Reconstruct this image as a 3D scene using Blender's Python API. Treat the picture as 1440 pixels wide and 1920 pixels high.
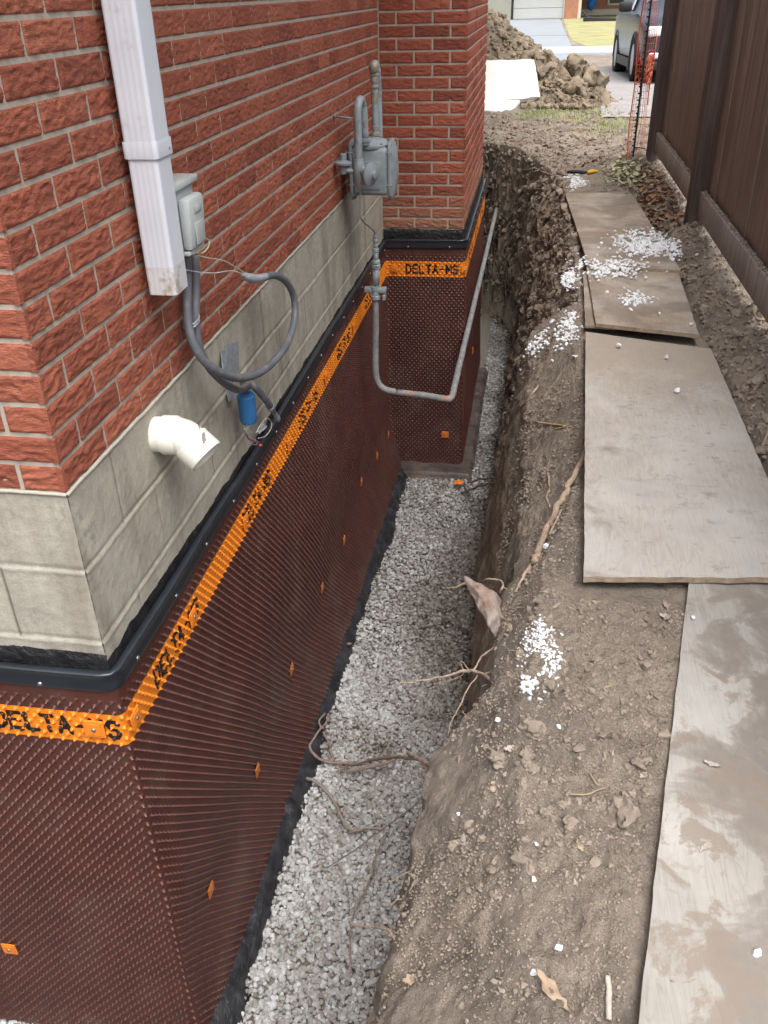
import bpy, bmesh, math, random
import numpy as np
from mathutils import Vector, Matrix
random.seed(5); rng = np.random.default_rng(11)
S = bpy.context.scene; col = S.collection
for o in list(bpy.data.objects): bpy.data.objects.remove(o)
# ------------------------------------------------------------------ camera
YAW, PITCH, ROLL, FPX = -0.16945929, 0.53921188, -0.02594662, 1639.57
CAM = np.array([0.92344855, -1.4647116, 0.89418466])
_f = np.array([math.sin(YAW)*math.cos(PITCH), math.cos(YAW)*math.cos(PITCH), -math.sin(PITCH)])
_r = np.array([math.cos(YAW), -math.sin(YAW), 0.0]); _u = np.cross(_r, _f)
_r2 = math.cos(ROLL)*_r + math.sin(ROLL)*_u; _u2 = -math.sin(ROLL)*_r + math.cos(ROLL)*_u
cd = bpy.data.cameras.new('camera'); cam = bpy.data.objects.new('camera', cd); col.objects.link(cam)
cd.sensor_fit = 'HORIZONTAL'; cd.sensor_width = 36; cd.lens = 36*FPX/1440; cd.clip_end = 1000; cd.clip_start = 0.02
mw = Matrix.Identity(4)
for i in range(3): mw[i][0], mw[i][1], mw[i][2], mw[i][3] = _r2[i], _u2[i], -_f[i], CAM[i]
cam.matrix_world = mw; S.camera = cam
S.render.resolution_x, S.render.resolution_y = 768, 1024
# ------------------------------------------------------------------ world, sun, exposure
SUN_EL, SUN_AZ = math.radians(64), math.radians(150)
w = bpy.data.worlds.new("World"); S.world = w; w.use_nodes = True
nt = w.node_tree; bg = nt.nodes['Background']
sk = nt.nodes.new('ShaderNodeTexSky'); sk.sky_type = 'NISHITA'; sk.sun_disc = False
sk.sun_elevation = SUN_EL; sk.sun_rotation = SUN_AZ; sk.dust_density = 6; sk.air_density = 1.2
hs = nt.nodes.new('ShaderNodeHueSaturation'); hs.inputs['Saturation'].default_value = 0.45
nt.links.new(sk.outputs[0], hs.inputs['Color']); nt.links.new(hs.outputs[0], bg.inputs[0]); bg.inputs[1].default_value = 0.15
sl = bpy.data.lights.new('sun', 'SUN'); sun = bpy.data.objects.new('sun', sl); col.objects.link(sun)
sl.energy = 1.25; sl.angle = math.radians(50); sl.color = (1, .985, .96)
sd = Vector((math.sin(SUN_AZ)*math.cos(SUN_EL), math.cos(SUN_AZ)*math.cos(SUN_EL), math.sin(SUN_EL)))
sun.rotation_euler = sd.to_track_quat('Z', 'Y').to_euler()
S.view_settings.view_transform = 'Standard'; S.view_settings.look = 'None'; S.view_settings.gamma = 1
S.view_settings.exposure = 0.88
# ------------------------------------------------------------------ helpers
def ray(px, py): return _f + (px-720)/FPX*_r2 - (py-960)/FPX*_u2
def at(px, py, ax, val):
    d = ray(px, py); t = (val-CAM[ax])/d[ax]; return CAM+t*d
def _hash(i, j, k, s):
    i = i.astype(np.int64); j = j.astype(np.int64); k = k.astype(np.int64)
    h = (i*374761393 + j*668265263 + k*2147483647 + s*974634777) & 0xffffffff
    h = ((h ^ (h >> 13))*1274126177) & 0xffffffff
    h = ((h ^ (h >> 16))*2246822519) & 0xffffffff
    return ((h ^ (h >> 15)) & 0xffff)/32768.0-1
def vnoise(x, y, z=0.0, s=0):
    x, y, z = np.broadcast_arrays(np.asarray(x, float), np.asarray(y, float), np.asarray(z, float))
    xi, yi, zi = np.floor(x), np.floor(y), np.floor(z)
    u, v, w_ = x-xi, y-yi, z-zi
    u = u*u*(3-2*u); v = v*v*(3-2*v); w_ = w_*w_*(3-2*w_)
    r = 0
    for a in (0, 1):
        for b in (0, 1):
            for c in (0, 1):
                r = r+_hash(xi+a, yi+b, zi+c, s)*(u if a else 1-u)*(v if b else 1-v)*(w_ if c else 1-w_)
    return r
def fbm(x, y, z=0.0, o=4, s=0, g=.5):
    r = 0; a = 1.0
    for i in range(o):
        r = r+a*vnoise(x*2**i+7.3*i, y*2**i+3.1*i, np.asarray(z)*2**i, s+i); a *= g
    return r
def sstep(a, b, x):
    t = np.clip((x-a)/(b-a), 0, 1); return t*t*(3-2*t)
WORG = {}
def worg(o): return WORG.get(o.name, np.zeros(3)) if o else np.zeros(3)
def tag(o, label=None, cat=None, group=None, kind=None):
    if label: o['label'] = label
    if cat: o['category'] = cat
    if group: o['group'] = group
    if kind: o['kind'] = kind
    return o
def thing(name, label, cat, loc, group=None):
    o = bpy.data.objects.new(name, None); col.objects.link(o); o.location = loc; o.empty_display_size = .05
    WORG[o.name] = np.array(loc, float); return tag(o, label, cat, group)
class MB:
    def __init__(s): s.V = []; s.F = []; s.M = []; s.n = 0; s.A = []
    def add(s, V, F, mi=0, a=None):
        V = np.asarray(V, float).reshape(-1, 3)
        s.V.append(V)
        if isinstance(F, np.ndarray): F = [F]
        else:
            d = {}
            for f in F: d.setdefault(len(f), []).append(f)
            F = [np.array(q, dtype=np.int64) for q in d.values()]
        for q in F:
            if len(q) == 0: continue
            s.F.append(q+s.n); s.M.append(np.full(len(q), mi) if np.isscalar(mi) else np.asarray(mi))
        s.A.append(np.full(len(V), .5 if a is None else a) if (a is None or np.isscalar(a)) else np.asarray(a))
        s.n += len(V); return s
    def build(s, name, mats, parent=None, smooth=True, loc=None, angle=None):
        if not isinstance(mats, (list, tuple)): mats = [mats]
        V = np.concatenate(s.V)
        if parent is None and loc is None:
            loc = np.array([(V[:, 0].min()+V[:, 0].max())/2, (V[:, 1].min()+V[:, 1].max())/2, V[:, 2].min()])
        org = worg(parent) if parent else np.array(loc, float)
        me = bpy.data.meshes.new(name)
        me.vertices.add(len(V)); me.vertices.foreach_set('co', (V-org).astype(np.float32).ravel())
        li = np.concatenate([f.ravel() for f in s.F]); tot = np.concatenate([np.full(len(f), f.shape[1]) for f in s.F])
        me.loops.add(len(li)); me.loops.foreach_set('vertex_index', li.astype(np.int32))
        me.polygons.add(len(tot)); st = np.concatenate([[0], np.cumsum(tot)[:-1]])
        me.polygons.foreach_set('loop_start', st.astype(np.int32)); me.polygons.foreach_set('loop_total', tot.astype(np.int32))
        me.polygons.foreach_set('material_index', np.concatenate(s.M).astype(np.int32))
        me.polygons.foreach_set('use_smooth', np.full(len(tot), bool(smooth)))
        at_ = me.attributes.new('tone', 'FLOAT', 'POINT'); at_.data.foreach_set('value', np.concatenate(s.A).astype(np.float32))
        for m in mats: me.materials.append(m)
        me.update(calc_edges=True); me.validate()
        if angle is not None:
            try: me.set_sharp_from_angle(angle=math.radians(angle))
            except Exception: pass
        o = bpy.data.objects.new(name, me); col.objects.link(o)
        if parent: o.parent = parent
        else: o.location = org
        WORG[o.name] = org
        return o
def grid_faces(nu, nv, flip=False):
    i = np.arange(nu-1)[:, None]*nv+np.arange(nv-1)[None, :]
    q = np.stack([i, i+nv, i+nv+1, i+1], -1).reshape(-1, 4)
    return q[:, ::-1] if flip else q
def box(x0, x1, y0, y1, z0, z1, bev=0.0):
    """box as verts, faces with chamfered edges"""
    bm = bmesh.new(); bmesh.ops.create_cube(bm, size=1)
    for v in bm.verts: v.co = ((x0+x1)/2+v.co.x*(x1-x0), (y0+y1)/2+v.co.y*(y1-y0), (z0+z1)/2+v.co.z*(z1-z0))
    if bev: bmesh.ops.bevel(bm, geom=bm.edges[:], offset=bev, segments=2, profile=.5, affect='EDGES')
    bm.verts.index_update(); V = [tuple(v.co) for v in bm.verts]; F = [[v.index for v in f.verts] for f in bm.faces]; bm.free()
    return np.array(V), F
def smooth_path(P, n=8):
    P = np.asarray(P, float)
    if len(P) < 3: return np.linspace(P[0], P[-1], n+1)
    Q = np.vstack([2*P[0]-P[1], P, 2*P[-1]-P[-2]]); out = []
    for i in range(1, len(Q)-2):
        for t in np.arange(n)/n:
            a, b, c, d = Q[i-1], Q[i], Q[i+1], Q[i+2]
            out.append(.5*((2*b)+(-a+c)*t+(2*a-5*b+4*c-d)*t*t+(-a+3*b-3*c+d)*t**3))
    out.append(P[-1]); return np.array(out)
def tube(P, r, seg=12, cap=True):
    P = np.asarray(P, float); n = len(P); r = np.full(n, r) if np.isscalar(r) else np.interp(np.linspace(0, 1, n), np.linspace(0, 1, len(r)), r)
    T = np.gradient(P, axis=0); T /= np.linalg.norm(T, axis=1)[:, None]+1e-12
    a = np.array([0, 0, 1.]) if abs(T[0][2]) < .9 else np.array([1., 0, 0])
    N = np.cross(T[0], a); N /= np.linalg.norm(N); V = []
    th = np.arange(seg)*2*math.pi/seg
    for i in range(n):
        N = N-T[i]*(N@T[i]); N /= np.linalg.norm(N); B = np.cross(T[i], N)
        V.append(P[i]+r[i]*(np.cos(th)[:, None]*N+np.sin(th)[:, None]*B))
    V = np.concatenate(V); F = []
    for i in range(n-1):
        for j in range(seg):
            k = (j+1) % seg; F.append([i*seg+j, i*seg+k, (i+1)*seg+k, (i+1)*seg+j])
    if cap: F.append(list(range(seg))[::-1]); F.append([(n-1)*seg+j for j in range(seg)])
    return V, F
def lathe(prof, org, axis, seg=20):
    """prof [(r, h)...] revolved round axis from org"""
    axis = np.array(axis, float); axis /= np.linalg.norm(axis)
    a = np.array([0, 0, 1.]) if abs(axis[2]) < .9 else np.array([1., 0, 0])
    N = np.cross(axis, a); N /= np.linalg.norm(N); B = np.cross(axis, N); V = []; F = []
    for r, h in prof:
        for j in range(seg):
            t = 2*math.pi*j/seg; V.append(np.array(org)+axis*h+r*(math.cos(t)*N+math.sin(t)*B))
    for i in range(len(prof)-1):
        for j in range(seg):
            k = (j+1) % seg; F.append([i*seg+j, i*seg+k, (i+1)*seg+k, (i+1)*seg+j])
    F.append(list(range(seg))[::-1]); F.append([(len(prof)-1)*seg+j for j in range(seg)])
    return np.array(V), F
def ico(sub):
    bm = bmesh.new(); bmesh.ops.create_icosphere(bm, subdivisions=sub, radius=1); bm.verts.index_update()
    V = np.array([v.co[:] for v in bm.verts]); F = np.array([[v.index for v in f.verts] for f in bm.faces]); bm.free(); return V, F
ICO1, ICO2 = ico(1), ico(2)
def rand_rot(n, r=rng):
    q = r.normal(size=(n, 4)); q /= np.linalg.norm(q, axis=1)[:, None]; a, b, c, d = q.T
    return np.stack([1-2*(c*c+d*d), 2*(b*c-a*d), 2*(b*d+a*c), 2*(b*c+a*d), 1-2*(b*b+d*d), 2*(c*d-a*b), 2*(b*d-a*c), 2*(c*d+a*b), 1-2*(b*b+c*c)], 1).reshape(-1, 3, 3)
def stones(P, size, tone, base=ICO2, flat=.65, rough=.22, nvar=14, aniso=.3, mb=None, ang=0.0):
    """many irregular stones in one go"""
    mb = mb or MB(); P = np.asarray(P); n = len(P); size = np.broadcast_to(size, (n,)); tone = np.broadcast_to(tone, (n,))
    V0, F0 = base; vs = []
    for k in range(nvar):
        d = 1+rough*vnoise(V0[:, 0]*1.4+k*9, V0[:, 1]*1.4, V0[:, 2]*1.4, 50+k)*1.6
        v = V0*d[:, None]
        for _ in range(5 if ang else 0):       # plane cuts for angular chips
            nn = rng.normal(size=3); nn /= np.linalg.norm(nn); h = v@nn; lim = ang+rng.random()*.2
            v = v-np.outer(np.clip(h-lim, 0, None), nn)
        v = v*np.array([1+aniso*rng.random(), 1-aniso*rng.random()*.6, flat*(1+.25*rng.random())]); vs.append(v)
    vs = np.array(vs); kk = rng.integers(0, nvar, n)
    # random yaw plus small tilt
    R_ = rand_rot(n); yaw = rng.random(n)*6.283; c, s_ = np.cos(yaw), np.sin(yaw); Z = np.zeros(n); O = np.ones(n)
    Rz = np.stack([c, -s_, Z, s_, c, Z, Z, Z, O], 1).reshape(-1, 3, 3)
    tx, ty = rng.normal(size=n)*.45, rng.normal(size=n)*.45
    Rx = np.stack([O, Z, Z, Z, np.cos(tx), -np.sin(tx), Z, np.sin(tx), np.cos(tx)], 1).reshape(-1, 3, 3)
    Ry = np.stack([np.cos(ty), Z, np.sin(ty), Z, O, Z, -np.sin(ty), Z, np.cos(ty)], 1).reshape(-1, 3, 3)
    Rm = Rx@Ry@Rz
    W = np.einsum('nij,nvj->nvi', Rm, vs[kk])*size[:, None, None]+P[:, None, :]
    nv = len(V0); F = (F0[None]+(np.arange(n)*nv)[:, None, None]).reshape(-1, 3)
    mb.add(W.reshape(-1, 3), F, 0, np.repeat(tone, nv)); return mb
# ------------------------------------------------------------------ materials
class NT:
    def __init__(s, name, rough=.8, spec=.3, **kw):
        s.m = bpy.data.materials.new(name); s.m.use_nodes = True; s.t = s.m.node_tree; s.p = s.t.nodes['Principled BSDF']
        s.p.inputs['Roughness'].default_value = rough; s.p.inputs['Specular IOR Level'].default_value = spec
        s.tc = s.t.nodes.new('ShaderNodeTexCoord').outputs['Object']
    def L(s, a, b): s.t.links.new(a, b)
    def map(s, sc=(1, 1, 1), vec=None, rot=(0, 0, 0)):
        n = s.t.nodes.new('ShaderNodeMapping'); n.inputs['Scale'].default_value = sc; n.inputs['Rotation'].default_value = rot
        s.L(vec or s.tc, n.inputs['Vector']); return n.outputs[0]
    def noise(s, sc, det=4, ro=.55, vec=None, dist=0.0, col=False):
        n = s.t.nodes.new('ShaderNodeTexNoise'); n.inputs['Scale'].default_value = sc; n.inputs['Detail'].default_value = det
        n.inputs['Roughness'].default_value = ro; n.inputs['Distortion'].default_value = dist; s.L(vec or s.tc, n.inputs['Vector'])
        return n.outputs[1 if col else 0]
    def vor(s, sc, vec=None, feat='F1', out=0):
        n = s.t.nodes.new('ShaderNodeTexVoronoi'); n.feature = feat; n.inputs['Scale'].default_value = sc; s.L(vec or s.tc, n.inputs['Vector']); return n.outputs[out]
    def attr(s, name='tone'):
        n = s.t.nodes.new('ShaderNodeAttribute'); n.attribute_name = name; return n.outputs['Fac']
    def ramp(s, fac, stops, interp='LINEAR'):
        n = s.t.nodes.new('ShaderNodeValToRGB'); e = n.color_ramp.elements; n.color_ramp.interpolation = interp
        while len(e) < len(stops): e.new(.5)
        for q, (p, c) in zip(e, stops): q.position = p; q.color = (c, c, c, 1) if np.isscalar(c) else (*c, 1)
        s.L(fac, n.inputs[0]); return n.outputs[0]
    def mix(s, f, a, b, mode='MIX'):
        n = s.t.nodes.new('ShaderNodeMix'); n.data_type = 'RGBA'; n.blend_type = mode
        for v, i in ((f, 0), (a, 6), (b, 7)):
            if isinstance(v, (int, float)): n.inputs[i].default_value = v if i == 0 else (v, v, v, 1)
            elif isinstance(v, tuple): n.inputs[i].default_value = (*v, 1)
            else: s.L(v, n.inputs[i])
        return n.outputs[2]
    def math(s, op, a, b=0.0, c=0.0):
        n = s.t.nodes.new('ShaderNodeMath'); n.operation = op
        for v, i in ((a, 0), (b, 1), (c, 2)):
            if isinstance(v, (int, float)): n.inputs[i].default_value = v
            else: s.L(v, n.inputs[i])
        return n.outputs[0]
    def bump(s, h, st=.5, dist=.01, prev=None):
        n = s.t.nodes.new('ShaderNodeBump'); n.inputs['Strength'].default_value = st; n.inputs['Distance'].default_value = dist
        s.L(h, n.inputs['Height'])
        if prev is not None: s.L(prev, n.inputs['Normal'])
        s.L(n.outputs[0], s.p.inputs['Normal']); return n.outputs[0]
    def color(s, c):
        if isinstance(c, tuple): s.p.inputs['Base Color'].default_value = (*c, 1)
        else: s.L(c, s.p.inputs['Base Color'])
    def rough(s, c): s.L(c, s.p.inputs['Roughness'])
def basic(name, c, rough=.6, spec=.3, metal=0, var=.18, sc=25, bump=.15, bd=.002, dirt=None, dsc=6, dth=.58):
    n = NT(name, rough, spec); n.p.inputs['Metallic'].default_value = metal
    a = tuple(x*(1-var) for x in c); b = tuple(min(1, x*(1+var)) for x in c)
    k = n.ramp(n.noise(sc, 5), [(.3, a), (.7, b)])
    if dirt: k = n.mix(n.ramp(n.noise(dsc, 6, .65), [(dth-.06, 0.), (dth+.1, 1.)]), k, dirt)
    n.color(k)
    if bump: n.bump(n.noise(sc*3, 4), bump, bd)
    return n.m
M = {}
# brick: rugged red clay, tone attribute gives each brick its own shade
n = NT('red_rugged_brick', .88, .2)
tn = n.attr()
c0 = n.ramp(tn, [(0, (.285, .084, .054)), (.5, (.375, .112, .068)), (1, (.45, .15, .092))])
c1 = n.mix(n.ramp(n.noise(9, 6, .7), [(.35, 0.), (.75, .55)]), c0, (.26, .10, .07))
c2 = n.mix(n.ramp(n.noise(160, 3, .6), [(.62, 0.), (.74, .35)]), c1, (.55, .30, .22))
n.color(c2)
b = n.bump(n.noise(1, 5, .62, n.map((75, 75, 230)), 1.2), 1., .006); n.bump(n.noise(420, 3), .35, .001, b); M['brick'] = n.m
n = NT('brick_dirty_base', .9, .15); tn = n.attr()
c0 = n.ramp(tn, [(0, (.25, .08, .055)), (.5, (.33, .10, .065)), (1, (.40, .13, .085))])
sx = n.t.nodes.new('ShaderNodeSeparateXYZ'); n.L(n.tc, sx.inputs[0])
geo = n.t.nodes.new('ShaderNodeNewGeometry'); sx2 = n.t.nodes.new('ShaderNodeSeparateXYZ'); n.L(geo.outputs['Position'], sx2.inputs[0])
hz = n.math('ADD', sx2.outputs[2], n.math('MULTIPLY', n.noise(5, 4), .25))
dd = n.ramp(hz, [(0, .75), (.02, 0.)]); hz2 = n.math('MULTIPLY_ADD', hz, -2.2, -.05)
c1 = n.mix(n.ramp(hz2, [(0, 0.), (.7, .7)]), c0, (.36, .22, .15)); n.color(c1)
b = n.bump(n.noise(1, 5, .62, n.map((60, 60, 200)), 1.2), 1., .006); M['brick2'] = n.m
n = NT('mortar', .95, .1); n.color(n.ramp(n.noise(30, 6, .7), [(.3, (.34, .30, .25)), (.7, (.50, .45, .38))])); n.bump(n.noise(260, 3), .6, .002); M['mortar'] = n.m
# concrete block foundation
n = NT('concrete_block', .93, .15)
k = n.ramp(n.noise(14, 8, .75), [(.3, (.37, .34, .285)), (.7, (.54, .505, .43))]); k = n.mix(.4, k, n.ramp(n.noise(180, 4, .7), [(.3, .55), (.7, 1.1)]), 'MULTIPLY')
st = n.noise(1, 6, .65, n.map((7, 7, 1.6)))
k = n.mix(n.ramp(st, [(.50, 0.), (.68, .55)]), k, (.20, .17, .135))
k = n.mix(n.ramp(n.noise(10, 5, .7), [(.60, 0.), (.70, .65)]), k, (.15, .135, .115))
k = n.mix(n.ramp(n.noise(5, 6, .7), [(.55, 0.), (.8, .5)]), k, (.50, .48, .42))
k = n.mix(n.ramp(n.attr(), [(.5, 0.), (1, 1.)]), k, (.50, .475, .40))
k = n.mix(n.ramp(n.attr(), [(0, 1.), (.45, 0.)]), k, (.13, .11, .09))
n.color(k); b = n.bump(n.noise(300, 4, .7), .7, .002); n.bump(n.noise(60, 5, .7), .35, .003, b); M['block'] = n.m
n = NT('black_tar', .32, .5); n.color(n.ramp(n.noise(12, 5), [(.4, (.008, .008, .010)), (.75, (.022, .021, .022))]))
b = n.bump(n.noise(45, 5, .6, None, .6), .9, .01); n.rough(n.ramp(n.noise(20, 4), [(.3, .22), (.7, .55)])); M['tar'] = n.m
n = NT('bitumen_cloth', .5, .5); n.color(n.ramp(n.noise(16, 6, .65), [(.4, (.012, .012, .015)), (.62, (.04, .042, .05)), (.8, (.10, .10, .105))]))
n.bump(n.noise(1, 5, .6, n.map((60, 22, 60)), .7), .8, .012); n.rough(n.ramp(n.noise(14, 4), [(.3, .3), (.7, .7)])); M['cloth'] = n.m
n = NT('brown_plastic_sheet', .3, .6)
k = n.ramp(n.noise(7, 5, .6), [(.3, (.066, .021, .016)), (.7, (.098, .031, .024))]); k = n.mix(n.ramp(n.noise(3, 6, .7), [(.52, 0.), (.75, .5)]), k, (.15, .10, .08)); k = n.mix(n.ramp(n.noise(55, 5, .7), [(.66, 0.), (.72, .5)]), k, (.22, .17, .14))
ge = n.t.nodes.new('ShaderNodeNewGeometry'); sp = n.t.nodes.new('ShaderNodeSeparateXYZ'); n.L(ge.outputs['Position'], sp.inputs[0]); k = n.mix(n.ramp(n.math('ADD', n.math('MULTIPLY_ADD', sp.outputs[2], -.55, -1.28), n.math('MULTIPLY', n.noise(8, 7, .72), .55)), [(.10, 0.), (.32, .6)]), k, (.20, .155, .12)); k = n.mix(n.ramp(n.attr(), [(.80, 0.), (1, .9)]), k, (.36, .255, .235)); n.color(k); n.rough(n.math('ADD', n.ramp(n.attr(), [(.5, .46), (1, .15)]), n.math('MULTIPLY', n.noise(9, 4), .10))); M['sheet'] = n.m  # dimple tips mixed paler: bright highlights painted into the sheet colour
M['orange'] = basic('orange_print', (.80, .235, .02), .42, .4, var=.12, sc=12, bump=0, dirt=(.45, .16, .04), dsc=30, dth=.64)
M['ink'] = basic('black_print', (.018, .014, .014), .5, .3, var=.3, sc=40, bump=0)
M['plate'] = basic('orange_plastic', (.82, .24, .025), .45, .4, var=.1, bump=.05)
M['plate_dull'] = basic('dull_orange_plastic', (.55, .17, .035), .5, .4, var=.15, bump=.05)
M['mould'] = basic('slate_plastic_mould', (.020, .025, .033), .33, .7, var=.2, sc=18, bump=.1)
M['steel'] = basic('dull_steel', (.35, .36, .37), .4, .5, .8, bump=.1)
M['alu'] = basic('white_aluminium', (.66, .695, .765), .38, .45, var=.05, sc=8, bump=.04, bd=.001, dirt=(.42, .40, .40), dsc=9, dth=.66)
M['aludirt'] = basic('soiled_aluminium', (.62, .63, .66), .5, .4, var=.08, sc=20, bump=.06, dirt=(.36, .28, .22), dsc=22, dth=.55)
M['boxgrey'] = basic('grey_pvc_box', (.40, .43, .43), .5, .35, var=.06, bump=.05)
M['boxlight'] = basic('light_grey_cover', (.47, .51, .51), .42, .4, var=.04, bump=.03)
M['conduit'] = basic('grey_conduit', (.135, .145, .165), .5, .35, var=.12, sc=30, bump=.1, dirt=(.22, .21, .20), dsc=15)
M['tape'] = basic('silver_tape', (.40, .43, .47), .35, .5, var=.25, sc=60, bump=.5, bd=.004)
M['blue'] = basic('blue_plastic', (.035, .16, .40), .42, .4, var=.18, sc=20, bump=.1, dirt=(.08, .16, .28), dsc=25)
M['whitewire'] = basic('pale_wire', (.62, .58, .56), .5, .3); M['greenwire'] = basic('pale_green_wire', (.50, .56, .40), .5, .3)
M['purplewire'] = basic('dull_purple_wire', (.20, .12, .14), .5, .3); M['redcap'] = basic('orange_red_cap', (.72, .13, .05), .4, .4)
M['pvc'] = basic('white_pvc', (.82, .81, .74), .35, .45, var=.03, bump=.04); M['smudge'] = basic('grey_smudge', (.22, .21, .19), .7)
M['galv'] = basic('galvanised_bracket', (.36, .40, .44), .45, .5, .5, var=.25, sc=60, bump=.3)
n = NT('grey_meter_paint', .33, .5); k = n.ramp(n.noise(20, 5), [(.3, (.21, .245, .265)), (.7, (.31, .355, .38))])
k = n.mix(n.ramp(n.noise(14, 6, .7), [(.62, 0.), (.72, .7)]), k, (.26, .17, .15)); n.color(k); n.bump(n.noise(80, 4), .25, .003); M['meter'] = n.m
M['pipegrey'] = basic('grey_pipe_paint', (.30, .345, .375), .36, .45, var=.15, sc=25, bump=.2, dirt=(.15, .14, .13), dsc=18)
M['brass'] = basic('tarnished_fitting', (.36, .31, .25), .5, .5, .3, var=.2, sc=50)
n = NT('soiled_gas_pipe', .7, .3); k = n.ramp(n.noise(26, 6, .7), [(.3, (.15, .15, .155)), (.6, (.30, .30, .305)), (.8, (.34, .30, .26))])
k = n.mix(n.ramp(n.noise(7, 5, .6), [(.60, 0.), (.66, 1.)]), k, (.38, .24, .18)); k = n.mix(n.ramp(n.noise(11, 5, .6), [(.63, 0.), (.68, .9)]), k, (.05, .045, .04))
n.color(k); n.bump(n.noise(90, 5), .5, .004); M['gaspipe'] = n.m
# gravel stones
n = NT('crushed_limestone', .9, .2); tn = n.attr()
k = n.ramp(tn, [(0, (.105, .085, .068)), (.25, (.27, .245, .215)), (.6, (.43, .415, .395)), (.85, (.56, .565, .565)), (1, (.70, .71, .72))])
k = n.mix(.5, k, n.ramp(n.noise(60, 4, .7), [(.3, .35), (.7, .9)]), 'MULTIPLY'); n.color(k); n.bump(n.noise(150, 3), .4, .002); M['gravel'] = n.m
M['chip'] = basic('white_marble_chip', (.74, .76, .79), .7, .3, var=.10, sc=60, bump=.2, dirt=(.45, .41, .36), dsc=30, dth=.62)
# soil
def soil(name, dark, mid, light, sc=1.0, speck=True):
    n = NT(name, .97, .08)
    k = n.ramp(n.noise(2.6*sc, 8, .62, None, .3), [(.34, dark), (.5, mid), (.68, light)])
    k = n.mix(.5, k, n.ramp(n.noise(28*sc, 7, .7), [(.3, .45), (.7, 1.05)]), 'MULTIPLY')
    if speck:
        v = n.vor(75*sc, None, 'F1', 0); sp = n.math('MULTIPLY', n.ramp(v, [(.10, 1.), (.20, 0.)]), n.ramp(n.noise(6, 3), [(.5, 0.), (.65, 1.)]))
        k = n.mix(sp, k, (.40, .36, .30))
    n.color(k); b = n.bump(n.noise(45*sc, 7, .72), 1., .022); b = n.bump(n.vor(120*sc, None, 'F1', 0), .5, .006, b); n.bump(n.noise(320, 4, .7), .7, .004, b); return n.m
M['soil'] = soil('dug_soil', (.225, .19, .162), (.335, .283, .235), (.44, .37, .295))
M['soilwall'] = soil('clay_wall', (.27, .215, .17), (.40, .32, .25), (.51, .415, .32), .8)
M['heap'] = soil('heaped_soil', (.18, .145, .11), (.30, .24, .175), (.42, .34, .25), .6); M['heapclod'] = basic('heap_clump', (.24, .195, .145), .97, .05, var=.45, sc=5, bump=1., bd=.03)
M['clod'] = basic('soil_clod', (.255, .212, .172), .97, .05, var=.35, sc=18, bump=.8, bd=.006)
M['darksoil'] = basic('dark_moist_soil', (.13, .095, .07), .95, .1, var=.4, sc=10, bump=.9, bd=.012)
M['root'] = basic('bark_of_root', (.36, .275, .21), .9, .1, var=.3, sc=45, bump=.7, bd=.004, dirt=(.40, .31, .23), dsc=20)
M['rootdark'] = basic('dark_root', (.27, .20, .175), .9, .1, var=.3, sc=45, bump=.6, bd=.003)
M['straw'] = basic('dry_straw', (.50, .37, .20), .8, .2); M['leafdry'] = basic('dry_leaf', (.36, .27, .19), .85, .15, var=.4, sc=30)
M['leafbrown'] = basic('brown_leaf', (.30, .18, .11), .8, .2, var=.5, sc=12); M['leafpale'] = basic('pale_ivy_leaf', (.42, .42, .27), .7, .25, var=.35, sc=14)
M['leafgrey'] = basic('grey_leaf', (.42, .37, .32), .85, .15, var=.3, sc=30)
M['slab'] = basic('buried_brick_slab', (.30, .205, .155), .9, .15, var=.3, sc=14, bump=.8, bd=.01, dirt=(.30, .255, .23), dsc=14, dth=.44)
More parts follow.
